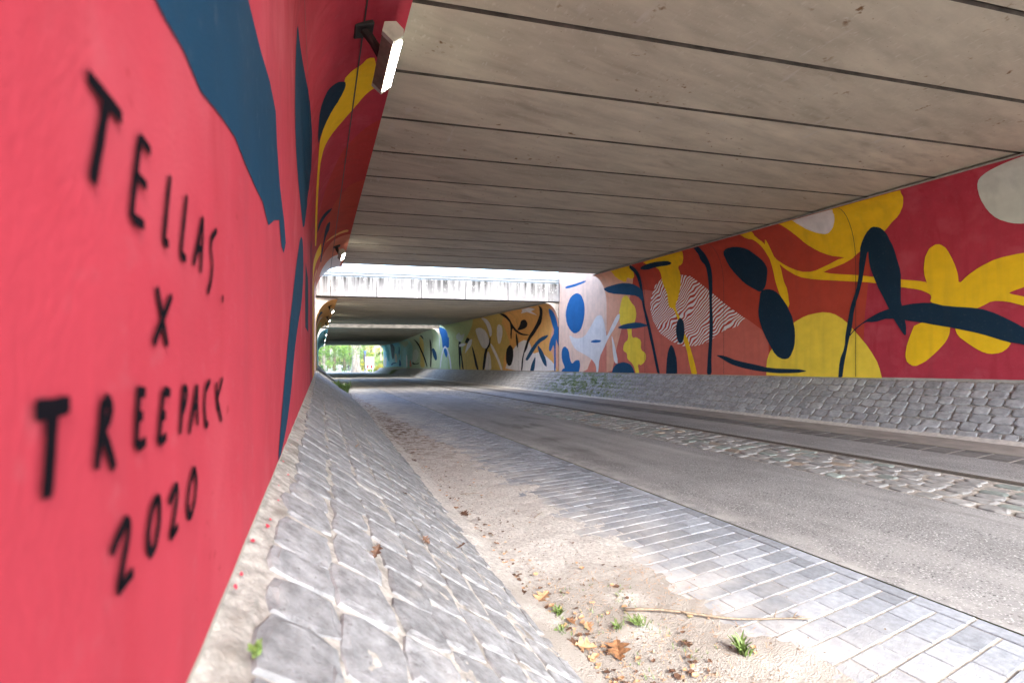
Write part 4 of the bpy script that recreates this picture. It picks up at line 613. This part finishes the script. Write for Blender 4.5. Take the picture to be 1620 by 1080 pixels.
# the painter's signature, brushed in black on the near wall
def brush(pts, wd):
    P_ = [Vector(p) for p in pts]; Q = []
    for i in range(len(P_)-1):
        for k in range(6): 
            t_ = k/6; Q.append(P_[i].lerp(P_[i+1], t_))
    Q.append(P_[-1])
    for _ in range(2): Q = [Q[0]]+[(Q[i-1]+Q[i]*2+Q[i+1])/4 for i in range(1, len(Q)-1)]+[Q[-1]]
    v = []; f = []; n = len(Q)
    for i, p in enumerate(Q):
        t_ = (Q[min(i+1, n-1)]-Q[max(i-1, 0)]).normalized(); nn = Vector((-t_.y, t_.x)); hw = wd/2*(1+.15*noise.noise((p.x*60, p.y*60, 1)))*(.8 if i in (0, n-1) else 1)
        v += [p+nn*hw, p-nn*hw]
        if i: f.append((2*i-2, 2*i-1, 2*i+1, 2*i))
    return v, f
for ch, strokes in LETTERS:
    mb = MB()
    for si, s_ in enumerate(strokes):
        v, f = brush(s_, .0125 if ch == 'T' else .0105); mb.add([wall_pt('L1', p.x, p.y, .0038+.0002*si) for p in v], f)
    mb.build('letter', M['ink'], WALLS['L1'])
# red paint splashes on the mortar strip at the wall's foot
rg = random.Random(4)
for i in range(26):
    Y = .95+5.5*(i/25)**1.4+rg.uniform(-.05, .05); p, a, yd, n, ln = slope_frame('L', Y, rg.uniform(.004, .034)); rr = rg.uniform(.004, .011)
    v = [p + n*.006 + (a*math.cos(k*.7)*.7+yd*math.sin(k*.7)*1.5)*rr*rg.uniform(.5, 1.2) for k in range(9)]
    mesh('paint_splash', v, [tuple(range(9))], M['splash'], slL)
for o in list(col.objects):      # parts of walls were built in world space
    if o.parent in set(WALLS.values()): o.matrix_parent_inverse = o.parent.matrix_world.inverted()
# ================================================================= BRIDGE DECKS
def beam_mesh(name, pitch, h, x0, x1):
    g_ = .010; c = .018; pr = [(g_, h), (g_, c*1.4), (g_+c, 0), (pitch-g_-c, 0), (pitch-g_, c*1.4), (pitch-g_, h)]
    xs = np.linspace(x0, x1, 5); v = [(x, y+SK*x, z) for x in xs for y, z in pr]; n = 6
    f = [(j*n+i, j*n+(i+1) % n, (j+1)*n+(i+1) % n, (j+1)*n+i) for j in range(4) for i in range(n)] + [tuple(range(n))[::-1], tuple(4*n+i for i in range(n))]
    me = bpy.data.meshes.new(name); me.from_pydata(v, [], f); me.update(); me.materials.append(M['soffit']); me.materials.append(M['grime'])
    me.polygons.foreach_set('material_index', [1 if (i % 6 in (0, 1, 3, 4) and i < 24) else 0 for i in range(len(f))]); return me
def deck(y0, y1, npl, zf, h, label, jit=.004):
    """y0, y1 at X=0"""
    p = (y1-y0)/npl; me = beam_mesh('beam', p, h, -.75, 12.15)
    e = empty('bridge_deck', (5.7, y0+SK*5.7, zf(y0))); tag(e, label, 'bridge deck', 'bridge decks over the underpass')
    for k in range(npl):
        o = link('beam', me, None, e); o.location = (-5.7, y0+k*p-(y0+SK*5.7), zf(y0+k*p-1.3)-zf(y0)+random.uniform(0, jit))
    for k in range(npl+1):
        yj = y0+k*p; zj = zf(yj-1.3)+.045; v = [(x-5.7, yj+d+SK*x-(y0+SK*5.7), zz-zf(y0)) for x in (-.7, 12.1) for d in (-.03, .03) for zz in (zj, zj+.03)]
        if 0 < k < npl: MB().add([(a, b_+(.0), c) for a, b_, c in v], [(0, 1, 3, 2), (4, 6, 7, 5), (0, 4, 5, 1), (2, 3, 7, 6), (0, 2, 6, 4), (1, 5, 7, 3)]).build('joint_filler', M['dark'], e)
    mb = MB(); v = []
    z1 = max(zf(y0), zf(y1))+h+.003
    for x in (-.75, 12.15):
        for y in (y0, y1): v += [(x-5.7, y+SK*x-(y0+SK*5.7), z1-zf(y0)+.02), (x-5.7, y+SK*x-(y0+SK*5.7), z1+.35-zf(y0))]
    mb.add(v, [(0, 1, 3, 2), (4, 6, 7, 5), (0, 4, 5, 1), (2, 3, 7, 6), (0, 2, 6, 4), (1, 5, 7, 3)]).build('road_slab', M['concrete'], e)
    return e
d0 = .804*.233
deck(-2.56+d0, 17.33+d0, 18, lambda y: 3.4, .55, 'nearest bridge deck of wide grey-brown concrete beams overhead')
D2 = 21.77
dk2 = deck(D2, 42.35+.2, 19, lambda y: 2.63, .5, 'second bridge deck with streaked pale concrete edge and rail')
deck(45.75+.2, 65.5, 18, lambda y: ceil3(y), .5, 'third bridge deck low in the distance beyond the bright slit')
deck(66.2, 88.2, 20, lambda y: ceil3(y)+.06, .5, 'farthest bridge deck at the leafy end of the underpass')
# fascia panels along the second deck's near edge
fx = [-.14, .483, 2.51, 4.586, 6.69, 8.82, 10.94, 11.54]
for i in range(7):
    x0, x1 = fx[i]+.014, fx[i+1]-.014; mb = MB()
    v = []
    for x in (x0, x1):
        for dy in (-.16, -.02):
            for z in (2.67, 3.60): v.append((x-5.7, D2+SK*x+dy-(D2+SK*5.7), z-2.63))
    o = mb.add(v, [(0, 1, 3, 2), (4, 6, 7, 5), (0, 4, 5, 1), (2, 3, 7, 6), (0, 2, 6, 4), (1, 5, 7, 3)]).build('fascia_panel', M['fascia'], dk2)
# guard rail
gr = empty('guard_rail', (5.7, D2+SK*5.7, 3.6)); tag(gr, 'thin galvanised guard rail on top of the streaked concrete edge', 'guard rail')
def along(x, dy, z): return (x-5.7, SK*(x-5.7)+dy, z-3.6)
for x in (-.1, 1.51, 3.54, 5.6, 7.7, 9.8, 11.3): MB().tube([along(x, -.02, 3.45), along(x, -.02, 4.02)], .03, 6).build('post', M['galv'], gr)
MB().tube([along(-.14, -.02, 4.02), along(11.54, -.02, 4.02)], .028, 8).build('top_rail', M['galv'], gr)
mb = MB(); pf = [(0, 3.62), (-.05, 3.67), (-.05, 3.72), (0, 3.76), (-.05, 3.80), (-.05, 3.85), (0, 3.90)]
v = [along(x, dy-.07, z) for x in (-.14, 11.54) for dy, z in pf] + [along(x, dy-.055, z) for x in (-.14, 11.54) for dy, z in pf]
f = [(i, i+1, 8+i, 7+i) for i in range(6)] + [(14+i, 21+i, 22+i, 15+i) for i in range(6)]
mb.add(v, f).build('crash_barrier', M['galv'], gr)
# ================================================================= LAMPS on the left cove
def lamp(Y, zc_, label, L_=.80, Z=None):
    e = empty('wall_lamp', (.62, Y, Z)); tag(e, label, 'lamp', 'tunnel lamps along the left cove')
    # hexagonal housing, lit face turned down to the road
    pr = [(-.095, -.02), (-.075, .065), (.025, .10), (.09, .05), (.09, -.005), (.0, -.09)]
    n = 6; v = [(x, y, z) for y in (-L_/2, L_/2) for x, z in pr]; f = [(i, (i+1) % n, n+(i+1) % n, n+i) for i in range(n)]
    hs = mesh('housing', v, f, M['lamp_body'], e)
    for s in (-1, 1):
        v = [(x*1.04, s*(L_/2+d), z*1.04) for d in (-.02, .035) for x, z in pr]
        mesh('end_cap', v, f + [tuple(range(n)), tuple(range(n, 2*n))[::-1]], M['lamp_cap'], hs)
    a = Vector((.09, 0, -.005)); b_ = Vector((0, 0, -.09)); nn = Vector((.69, 0, -.72)); c = []
    for y in (-L_/2+.03, L_/2-.03):
        for q in (a.lerp(b_, .06), a.lerp(b_, .94)): c += [q+nn*.002+Vector((0, y, 0)), q+nn*.014+Vector((0, y, 0))]
    mesh('light_panel', c, [(0, 1, 3, 2), (4, 6, 7, 5), (0, 4, 5, 1), (2, 3, 7, 6), (0, 2, 6, 4), (1, 5, 7, 3)], M['glow'], hs)
    up = min(.26, zc_-Z-.06); th = math.asin(max(0, min(1, (Z+up-(zc_-B))/B))); cx = XL+AL*(1-math.cos(th))-.62
    bk_ = MB().tube([(-.05, 0, .05), (-.12, 0, up*.55), (cx-.01, 0, up+.02)], [.055, .045, .055], 8).build('bracket', M['dark'], e)
    MB().box(-.10, .10, -.10, .10, -.02, .03, Matrix.Translation((cx, 0, up)) @ Matrix.Rotation(-math.pi/2+th+math.pi, 4, 'Y'), b=.01).build('wall_plate', M['dark'], bk_)
    return e
for i, (Y, zc_, Z) in enumerate(((4.38, 3.33, 2.95), (13.9, 3.33, 3.0), (24.6, 2.56, 2.24), (32., 2.56, 2.26), (38.8, 2.56, 2.26), (49., c3(49), c3(49)-.3), (57., c3(57), c3(57)-.3), (67., c3(67), c3(67)-.3))):
    lamp(Y, zc_, ['lit wall lamp nearest the camera beside the yellow painted petal', 'second lit wall lamp just before the first bright gap', 'first small lamp on the orange cove under the second bridge', 'middle lamp of three under the second bridge', 'lamp under the second bridge next to the bright slit', 'first tiny lamp beyond the bright slit', 'second tiny lamp beyond the bright slit', 'last tiny lamp before the leafy exit'][i], Z=Z)
# ================================================================= SMALL THINGS ON THE GROUND
def oak_leaf(name, m, size, rg):
    pts = []
    for k in range(15):
        t_ = k/14; w_ = .30*math.sin(math.pi*t_**.8)*(1+.55*math.cos(t_*math.pi*7))+.02; pts.append((t_, w_))
    v = []; f = []; cu = rg.uniform(.15, .5)
    for t_, w_ in pts:
        z = cu*.35*(t_-.5)**2; v += [(size*(t_-.5), -size*w_, size*(z+w_*cu*.7+rg.uniform(0, .04))), (size*(t_-.5), 0, size*z), (size*(t_-.5), size*w_, size*(z+w_*cu*.9+rg.uniform(0, .04)))]
    for i in range(14): f += [(3*i, 3*i+1, 3*i+4, 3*i+3), (3*i+1, 3*i+2, 3*i+5, 3*i+4)]
    v2 = [(x, y, z-.0012) for x, y, z in v]; n = len(v); f2 = [tuple(reversed([a+n for a in q])) for q in f]
    o = empty(name); mesh('blade', v+v2, f+f2, m, o)
    MB().tube([(-size*.5, 0, size*cu*.09), (-size*.62, size*.03, size*.06), (-size*.75, size*.02, 0)], size*.014, 5).build('stalk', m, o)
    return o
def ground_at(x, y):
    t_ = toe_l(y)
    if x < t_:
        q = (x-XL)/(t_-XL); p = slope_frame('L', y, q)[0]; return p.z+.018
    return zg(x, y)+max(.0, .032*(2.0-x)/(2.0-t_))+.006
rg = random.Random(11)
LEAVES = [(1.22, 1.50, .13, 'leaf', 'large orange lobed leaf lying nearest the camera on the soil'), (1.12, 2.02, .11, 'leafp', 'pinkish brown lobed leaf beside the foot of the stone slope'), (1.02, 2.08, .07, 'leafd', 'small curled dark red leaf next to the pinkish leaf'),
          (1.14, 1.77, .06, 'leaf', 'small yellow-brown leaf among green sprouts'), (1.20, 1.70, .06, 'leafp', 'small tan leaf fragment above the large orange leaf'), (1.10, 1.58, .10, 'leafp', 'pale crumpled leaf left of the large orange leaf'),
          (1.05, 1.62, .08, 'leafd', 'dark crumpled leaf at the edge of the slope stones'), (1.55, 1.42, .06, 'leafd', 'thin dark leaf right of the green sprouts'), (1.14, 3.44, .10, 'leafd', 'brown leaf cluster on the sand, middle of the verge'), (1.10, 3.6, .08, 'leaf', 'small orange leaf just above the brown leaf on the sand'),
          (1.16, 2.78, .05, 'leaf', 'tiny orange leaf alone on white sand'), (1.165, 5.68, .10, 'leafd', 'dark brown leaf at the slope foot farther in'), (1.25, 6.2, .07, 'leafd', 'brown leaf beyond the dark leaf at the slope foot'),
          (.75, 2.35, .08, 'leafd', 'dry brown tuft of leaf on the lower slope stones'), (.18, 1.5, .05, 'leafd', 'small brown leaf caught in an upper slope joint'), (.30, 3.9, .05, 'leaf', 'single orange leaf high on the slope stones'), (.55, 3.0, .05, 'leafd', 'little dark leaf in the middle of the slope'), (.48, 2.05, .05, 'leafd', 'withered brown leaf stuck between slope stones')]
for x, y, s_, m_, lab in LEAVES:
    o = oak_leaf('fallen_leaf', M[m_], s_, rg); tag(o, lab, 'leaf', 'fallen leaves on the verge'); o.location = (x, y, ground_at(x, y)+.004)
    tilt = .55 if x < toe_l(y) else 0
    o.rotation_euler = (rg.uniform(-.2, .2), tilt+rg.uniform(-.2, .2), rg.uniform(0, 6.28))
def twig(pts, r0, label, forks=()):
    e = empty('twig', pts[0]); P_ = [Vector(p)-Vector(pts[0]) for p in pts]
    MB().tube(P_, [r0*(1-.6*i/(len(P_)-1)) for i in range(len(P_))], 7).build('stem', M['wood'], e, True)
    for a, d in forks:
        p = P_[a]; MB().tube([p, p+Vector(d)*.5+Vector((0, 0, .006)), p+Vector(d)], [r0*.45, r0*.35, r0*.12], 5).build('side_shoot', M['wood'], e, True)
    return tag(e, label, 'twig', 'twigs on the verge')
pts = []
for k in range(11):
    t_ = k/10; x = 1.46+.83*t_; y = 1.74-.46*t_+.012*math.sin(t_*9); pts.append((x, y, ground_at(x, y)+.012+.006*math.sin(t_*7)))
twig(pts, .0075, 'long pale bare twig lying across the soil in front', ((3, (.02, -.05, .0)), (8, (.05, .02, .02)), (9, (.06, .015, .01)), (9, (.055, -.03, .012))))
pts = [(1.66+.03*k, 3.14+.022*k, ground_at(1.7, 3.2)+.012) for k in range(5)]
twig(pts, .004, 'small dark forked twig on the sand', ((2, (-.03, .06, .01)), (2, (.05, -.05, .0))))
pts = [(1.28+.06*k, 4.0-.02*k, ground_at(1.3, 4.)+.01) for k in range(4)]
twig(pts, .004, 'thin twig on the sand beside the brown leaf')
def weed(name, loc, h, n, sp, label, cat, rg, blade=.012, m='weed'):
    e = empty(name, loc); mb = MB()
    for k in range(n):
        a = rg.uniform(0, 6.28); ln = h*rg.uniform(.6, 1.1); out = sp*rg.uniform(.3, 1.); bx, by = rg.gauss(0, sp*.2), rg.gauss(0, sp*.2)
        c, s_ = math.cos(a), math.sin(a); wv_ = blade*rg.uniform(.7, 1.3); v = []
        for i in range(5):
            t_ = i/4; r_ = out*t_**1.3; z = ln*(t_-.35*t_*t_*rg.uniform(.6, 1)); ww = wv_*math.sin(math.pi*min(.97, t_*.8+.15))
            v += [(bx+c*r_-s_*ww, by+s_*r_+c*ww, z), (bx+c*r_+s_*ww, by+s_*r_-c*ww, z+.002)]
        mb.add(v, [(2*i, 2*i+1, 2*i+3, 2*i+2) for i in range(4)])
    mb.build('leaves', M[m], e)
    return tag(e, label, cat, 'weeds along the verge')
weed('weed', (1.735, 1.27, ground_at(1.735, 1.27)), .10, 34, .06, 'bright green weed tuft on the soil in the near foreground', 'weed', rg, .006)
weed('weed', (1.45, 1.62, ground_at(1.45, 1.62)), .045, 40, .06, 'low sprouting grass patch between the twig and the orange leaf', 'weed', rg, .003)
weed('weed', (1.32, 1.63, ground_at(1.3, 1.62)), .04, 24, .04, 'small sprouts beside the tan leaf fragment', 'weed', rg, .003)
weed('weed', (1.12, 1.85, ground_at(1.12, 1.85)), .045, 26, .05, 'small green sprouts below the pinkish leaf', 'weed', rg, .004)
weed('weed', (1.05, 1.72, ground_at(1.05, 1.72)), .04, 22, .05, 'thin green sprouts at the slope edge', 'weed', rg, .003)
weed('weed', (-.085, .72, base_l(.7)-.02), .025, 9, .02, 'tiny green sprout in the corner at the wall foot', 'weed', rg, .004)
weed('leafy_weed', (1.0, 20.6, zg(1, 20.6)), .75, 130, .42, 'bushy green weed growing at the left slope foot in the gap light', 'weed', rg, .035)
weed('leafy_weed', (.7, 22.3, zg(.9, 22.3)+.2), .55, 70, .35, 'smaller green weed behind the bushy one at the left slope', 'weed', rg, .03)
# ground cover between the far slope's stones below the gap; pebbles and crumbs on the verge
def scatter(name, label, cat, n, fn, m):
    mb = MB()
    for k in range(n): fn(mb)
    o = mb.build(name, m); tag(o, label, cat, kind='stuff'); return o
def blade_r(mb):
    Y = rg.gauss(16.2, 1.7); q = min(.98, max(.04, rg.betavariate(1.3, 1.1)))
    if noise.noise((Y*2.4, q*5, 0)) < -.05 and rg.random() < .8: return
    p, a, yd, n, ln = slope_frame('R', Y, q); h = rg.uniform(.02, .07); d = Vector((rg.gauss(0, .03), rg.gauss(0, .05), 0)); s_ = rg.uniform(.012, .028)
    mb.add([p+Vector((0, s_, 0)), p-Vector((0, s_, 0)), p+d+n*h], [(0, 1, 2)])
scatter('slope_grass', 'green grass growing between the far slope stones below the gap', 'grass', 8000, blade_r, M['grass'])
def blade_r3(mb):
    Y = rg.gauss(69, 1.6); q = rg.uniform(.3, 1.0); p, a, yd, n, ln = slope_frame('R', Y, q); h = rg.uniform(.1, .3); s_ = .05
    mb.add([p+Vector((0, s_, 0)), p-Vector((0, s_, 0)), p+n*h], [(0, 1, 2)])
scatter('slope_grass', 'small green patch on the farthest right slope', 'grass', 500, blade_r3, M['grass'])
def crumb(mb):
    y = 1.1+7*rg.random()**2; x = toe_l(y)+abs(rg.gauss(0, .45)); s_ = rg.uniform(.002, .006)*(2 if rg.random() < .06 else 1); z = ground_at(x, y)-.004
    a = rg.uniform(0, 6); mb.add([(x+s_*math.cos(a+i*1.57), y+s_*math.sin(a+i*1.57), z) for i in range(4)]+[(x, y, z+s_*1.1)], [(0, 1, 4), (1, 2, 4), (2, 3, 4), (3, 0, 4)])
scatter('verge_pebbles', 'small pebbles and crumbs strewn over the sandy verge', 'pebbles', 1500, crumb, M['wood'])
def straw(mb):
    y = 1.2+1.0*rg.random(); x = toe_l(y)+.05+rg.random()*.9; z = ground_at(x, y)+.001; a = rg.uniform(0, 6.28); l_ = rg.uniform(.01, .035); s_ = .0012
    d = Vector((math.cos(a)*l_, math.sin(a)*l_, rg.uniform(0, .008))); p = Vector((x, y, z)); nn = Vector((-math.sin(a), math.cos(a), 0))*s_
    mb.add([p-nn, p+nn, p+d+nn, p+d-nn], [(0, 1, 2, 3)])
scatter('verge_litter', 'dry straw and plant litter on the near soil', 'litter', 500, straw, M['leafp'])
def fragment(mb):
    y = 1.25+9*rg.random()**2.2; x = toe_l(y)+rg.choice([abs(rg.gauss(0, .10)), abs(rg.gauss(0, .35))]); s_ = rg.uniform(.006, .022); z = ground_at(x, y)+.002; a = rg.uniform(0, 6.28); k = rg.randint(4, 6)
    ring = [(x+s_*rg.uniform(.5, 1.1)*math.cos(a+i*6.283/k), y+s_*rg.uniform(.4, .9)*math.sin(a+i*6.283/k), z+rg.uniform(0, .5)*s_) for i in range(k)]
    mb.add(ring+[(x, y, z+s_*.1)], [(i, (i+1) % k, k) for i in range(k)])
scatter('leaf_litter', 'crushed brown leaf bits gathered along the slope foot', 'leaf litter', 260, fragment, M['leafd'])
scatter('leaf_litter', 'pale tan leaf crumbs scattered over the sandy verge', 'leaf litter', 160, fragment, M['leafp'])
def sprout(mb):
    y = rg.uniform(1.3, 2.05); x = toe_l(y)+rg.random()**1.5*.7; z = ground_at(x, y)
    if noise.noise((x*5, y*5, 8)) < .05: return
    for k in range(4):
        a = rg.uniform(0, 6.28); l_ = rg.uniform(.008, .022); c, s_ = math.cos(a), math.sin(a); mb.add([(x-s_*.002, y+c*.002, z), (x+s_*.002, y-c*.002, z), (x+c*l_*.7, y+s_*l_*.7, z+l_)], [(0, 1, 2)])
scatter('sprouting_grass', 'tiny green grass sprouts coming up through the near soil', 'grass', 260, sprout, M['weed'])
# ================================================================= BEYOND THE EXIT
def tree(loc, th, tr, crown_z, crown_r, crown_h, n, fm, bark, label, rg, ls=.32, name='tree'):
    e = empty(name, loc); lean = rg.uniform(-.02, .02)
    prof_ = [(0, 1.45), (.04, 1.15), (.12, 1.0), (.5, .85), (.8, .6), (1, .35)]
    mb = MB().tube([(lean*th*t_, 0, th*t_-.3*(t_ == 0)) for t_, _ in prof_], [tr*s_ for _, s_ in prof_], 12)
    for k in range(5):
        a = k*1.26+rg.uniform(-.3, .3); z0 = th*rg.uniform(.45, .85); ln = crown_r*rg.uniform(.5, .9)
        mb.tube([(0, 0, z0), (math.cos(a)*ln*.5, math.sin(a)*ln*.5, z0+ln*.35), (math.cos(a)*ln, math.sin(a)*ln, z0+ln*.55)], [tr*.35, tr*.22, tr*.08], 6)
    mb.build('trunk', bark, e, True)
    cl = [(Vector((rg.gauss(0, .5)*crown_r, rg.gauss(0, .5)*crown_r, crown_z+rg.uniform(-.5, .5)*crown_h)), rg.uniform(.25, .5)*crown_r) for _ in range(16)]
    mb = MB()
    for k in range(n):
        c, r_ = rg.choice(cl); p = c+Vector((rg.gauss(0, 1), rg.gauss(0, 1), rg.gauss(0, .8))).normalized()*r_*rg.random()**.4
        u_ = Vector((rg.gauss(0, 1), rg.gauss(0, 1), rg.gauss(0, 1))).normalized(); w_ = u_.orthogonal().normalized(); s_ = ls*rg.uniform(.6, 1.3)
        mb.add([p-u_*s_*.5, p+w_*s_*.3, p+u_*s_*.5, p-w_*s_*.3], [(0, 1, 2, 3)])
    mb.build('crown', M[fm], e)
    return tag(e, label, 'tree', 'trees beyond the exit')
def at(u, Y):                      # road-parallel offset of a thing at distance Y from the bearing it is seen under
    a = (u-810)/660; c, s_ = math.cos(YAW), math.sin(YAW); return Y*(a*c+s_)/(c-a*s_)
rt = random.Random(5)
TR = [(563, 96, 14, .85, 9, 5, 8, 2600, 'f_mid', 'bark', 'massive pale-barked tree trunk in the middle of the exit'), (512, 100, 11, .35, 3.5, 4, 9, 2200, 'f_green', 'bark', 'slim grey tree at the left edge of the exit'), (529, 122, 12, .4, 3.5, 4.5, 8, 2400, 'f_mid', 'barkd', 'dark-trunked tree left of the massive trunk'),
      (545, 128, 12, .5, 4, 4.5, 9, 2400, 'f_dark', 'barkd', 'dark green tree just left behind the massive trunk'), (577, 132, 11, .4, 3., 4.5, 8, 2400, 'f_green', 'barkd', 'green tree behind the white board'), (592, 108, 9, .3, 3., 4., 6, 2600, 'f_yellow', 'bark', 'yellowing tree right of the white board'), (603, 98, 8, .25, 1.8, 3., 6, 2400, 'f_mid', 'bark', 'bright green tree at the right edge of the exit'),
      (520, 150, 13, .5, 4, 6, 12, 2200, 'f_yellow', 'barkd', 'far yellow-green tree on the left of the exit'), (553, 165, 13, .5, 4, 8, 12, 2600, 'f_green', 'barkd', 'far broad green tree in the middle background'), (588, 160, 13, .5, 4, 8, 12, 2600, 'f_mid', 'barkd', 'far mid-green tree on the right background'), (505, 140, 12, .5, 3, 5, 12, 2200, 'f_dark', 'barkd', 'far dark tree behind the slim grey tree')]
for u, Y, th, tr, cz, cr, ch, n, fm, bk, lab in TR:
    x = at(u, Y); tree((x, Y, zg(x, Y)-.15), th, tr, cz, cr, ch, n, fm, M[bk], lab, rt)
for u, Y, s_, fm, lab in ((600, 92, 1.5, 'f_yellow', 'low yellow-green bush at the right foot of the exit'), (508, 93, 1.2, 'f_green', 'low green bush at the left foot of the exit'), (540, 150, 3., 'f_green', 'wide green thicket left behind the cyclists'), (575, 150, 3., 'f_mid', 'wide green thicket behind the board')):
    x = at(u, Y); tree((x, Y, zg(x, Y)-.15), s_*.9, .08, s_*.7, s_, s_*.9, 1400, fm, M['barkd'], lab, rt, .22, 'bush')
# verge lawns beside the pale road
for x0, x1 in ((-30, -1.5), (13.5, 45)):
    strip('grass_verge', x0, x1, 88.5, 200, -.02, M['grass'])
# information board
x = at(585, 93); z = zg(x, 93); e = empty('information_board', (x, 93, z)); tag(e, 'tall white board with dark line and red blocks beside the road', 'board')
for s_ in (-1, 1): MB().box(s_*.62-.05, s_*.62+.05, -.05, .05, 0, 3.2).build('post', M['sign_white'], e)
pn = MB().box(-.8, .8, -.04, .04, .75, 3.3, b=.01).build('panel', M['sign_white'], e)
MB().box(-.55, .55, -.052, -.042, 2.25, 2.48).build('dark_line', M['sign_blue'], pn)
MB().box(.2, .5, -.052, -.042, 1.75, 1.95).build('dark_line', M['sign_blue'], pn)
MB().box(-.62, -.1, -.052, -.042, .85, 1.55).build('red_block', M['sign_red'], pn); MB().box(.15, .6, -.052, -.042, .85, 1.55).build('red_block', M['sign_red'], pn); MB().box(-.3, -.12, -.053, -.0525, .85, 1.3).build('white_block', M['sign_white'], pn)
x = at(577.5, 94); e = empty('blue_pole', (x, 94, zg(x, 94))); tag(e, 'slim blue-grey pole left of the white board', 'pole'); MB().tube([(0, 0, 0), (0, 0, 4.6)], .07, 8).build('pole_shaft', M['sign_blue'], e); MB().box(-.2, .2, -.02, .02, 4.0, 4.6, b=.005).build('pole_plate', M['sign_blue'], e)
# people
def figure(e, joints, edges, rad, m, name='body'):
    me = bpy.data.meshes.new(name); me.from_pydata(joints, edges, []); me.update(); o = link(name, me, m, e)
    sk = o.modifiers.new('skin', 'SKIN'); 
    for i, r_ in enumerate(rad): me.skin_vertices[0].data[i].radius = (r_, r_)
    me.skin_vertices[0].data[0].use_root = True
    o.modifiers.new('sub', 'SUBSURF').levels = 1; o.modifiers['sub'].render_levels = 1
    return o
def person(u, Y, rz, jacket, label, riding):
    x = at(u, Y); e = empty('person', (x, Y, zg(x, Y)+.01), rz); tag(e, label, 'person', 'people beyond the exit')
    h = .12 if riding else 0
    if riding:   # seated on a bicycle, facing local -Y
        J = [(0, .1, .98), (0, -.02, 1.22), (0, -.14, 1.46), (0, -.17, 1.56), (0, -.2, 1.68), (0, -.2, 1.79), (.2, -.13, 1.42), (.25, -.32, 1.2), (.22, -.5, 1.05), (-.2, -.13, 1.42), (-.25, -.32, 1.2), (-.22, -.5, 1.05), (.1, .08, .94), (.11, -.28, .72), (.11, -.1, .32), (.11, -.24, .27), (-.1, .08, .94), (-.11, -.2, .85), (-.11, -.06, .5), (-.11, -.2, .46)]
    else:
        J = [(0, 0, .95), (0, 0, 1.2), (0, 0, 1.42), (0, 0, 1.5), (0, -.02, 1.62), (0, -.02, 1.73), (.2, 0, 1.4), (.25, .03, 1.12), (.24, -.1, .88), (-.2, 0, 1.4), (-.25, .03, 1.12), (-.24, .1, .88), (.1, 0, .9), (.11, -.12, .5), (.11, -.05, .08), (.11, -.2, .05), (-.1, 0, .9), (-.11, .02, .5), (-.11, .2, .1), (-.11, .08, .05)]
    E_ = [(0, 1), (1, 2), (2, 3), (3, 4), (4, 5), (2, 6), (6, 7), (7, 8), (2, 9), (9, 10), (10, 11), (0, 12), (12, 13), (13, 14), (14, 15), (0, 16), (16, 17), (17, 18), (18, 19)]
    figure(e, J, E_, [.16, .15, .16, .06, .10, .085, .075, .055, .04, .075, .055, .04, .1, .075, .05, .045, .1, .075, .05, .045], M[jacket])
    p = Vector(J[4]); bm = bmesh.new(); bmesh.ops.create_uvsphere(bm, u_segments=12, v_segments=8, radius=.115)
    for q in bm.verts: q.co = (q.co.x*.9, q.co.y, q.co.z*1.1); 
    bmesh.ops.delete(bm, geom=[q for q in bm.verts if q.co.z < -.01 and q.co.y < .02], context='VERTS')
    for q in bm.verts: q.co += p+Vector((0, .015, .05))
    me = bpy.data.meshes.new('hair'); bm.to_mesh(me); bm.free(); link('hair', me, M['hair'], e)
def bicycle(u, Y, rz, label):
    x = at(u, Y); e = empty('bicycle', (x, Y, zg(x, Y)+.01), rz); tag(e, label, 'bicycle', 'bicycles beyond the exit')
    for yy in (-.55, .5):
        wv_ = empty('wheel'); bpy.data.objects.remove(wv_)
        MB().tube([(0, yy+.33*math.cos(k*2*math.pi/20), .34+.33*math.sin(k*2*math.pi/20)) for k in range(21)], .022, 6).build('wheel', M['rubber'], e)
    MB().tube([(0, .5, .34), (0, .0, .3), (0, .1, .85), (0, .5, .34)], .02, 6).tube([(0, 0, .3), (0, -.42, .8), (0, .07, .72)], .02, 6).build('frame', M['dark'], e)
    MB().tube([(0, -.55, .34), (0, -.42, .8), (0, -.40, 1.0)], .018, 6).tube([(-.25, -.45, 1.03), (0, -.40, 1.0), (.25, -.45, 1.03)], .014, 6).build('handlebar', M['dark'], e)
    MB().box(-.08, .08, -.02, .24, .85, .92, b=.02).build('saddle', M['rubber'], e)
bicycle(551.5, 118, .25, 'dark bicycle ridden by the person in dark clothes'); person(551.5, 118, .25, 'jacket_dark', 'person in dark clothes riding a bicycle left of the massive trunk', True)
bicycle(573.5, 112, -.2, 'bicycle ridden by the person near the white board'); person(573.5, 112, -.2, 'trousers', 'person in blue-black clothes cycling beside the white board', True)
person(537.5, 120, .4, 'jacket_pale', 'person in pale clothes walking on the left of the exit road', False)
bicycle(596, 108, 1.2, 'bicycle parked at the right edge by the yellow bush')
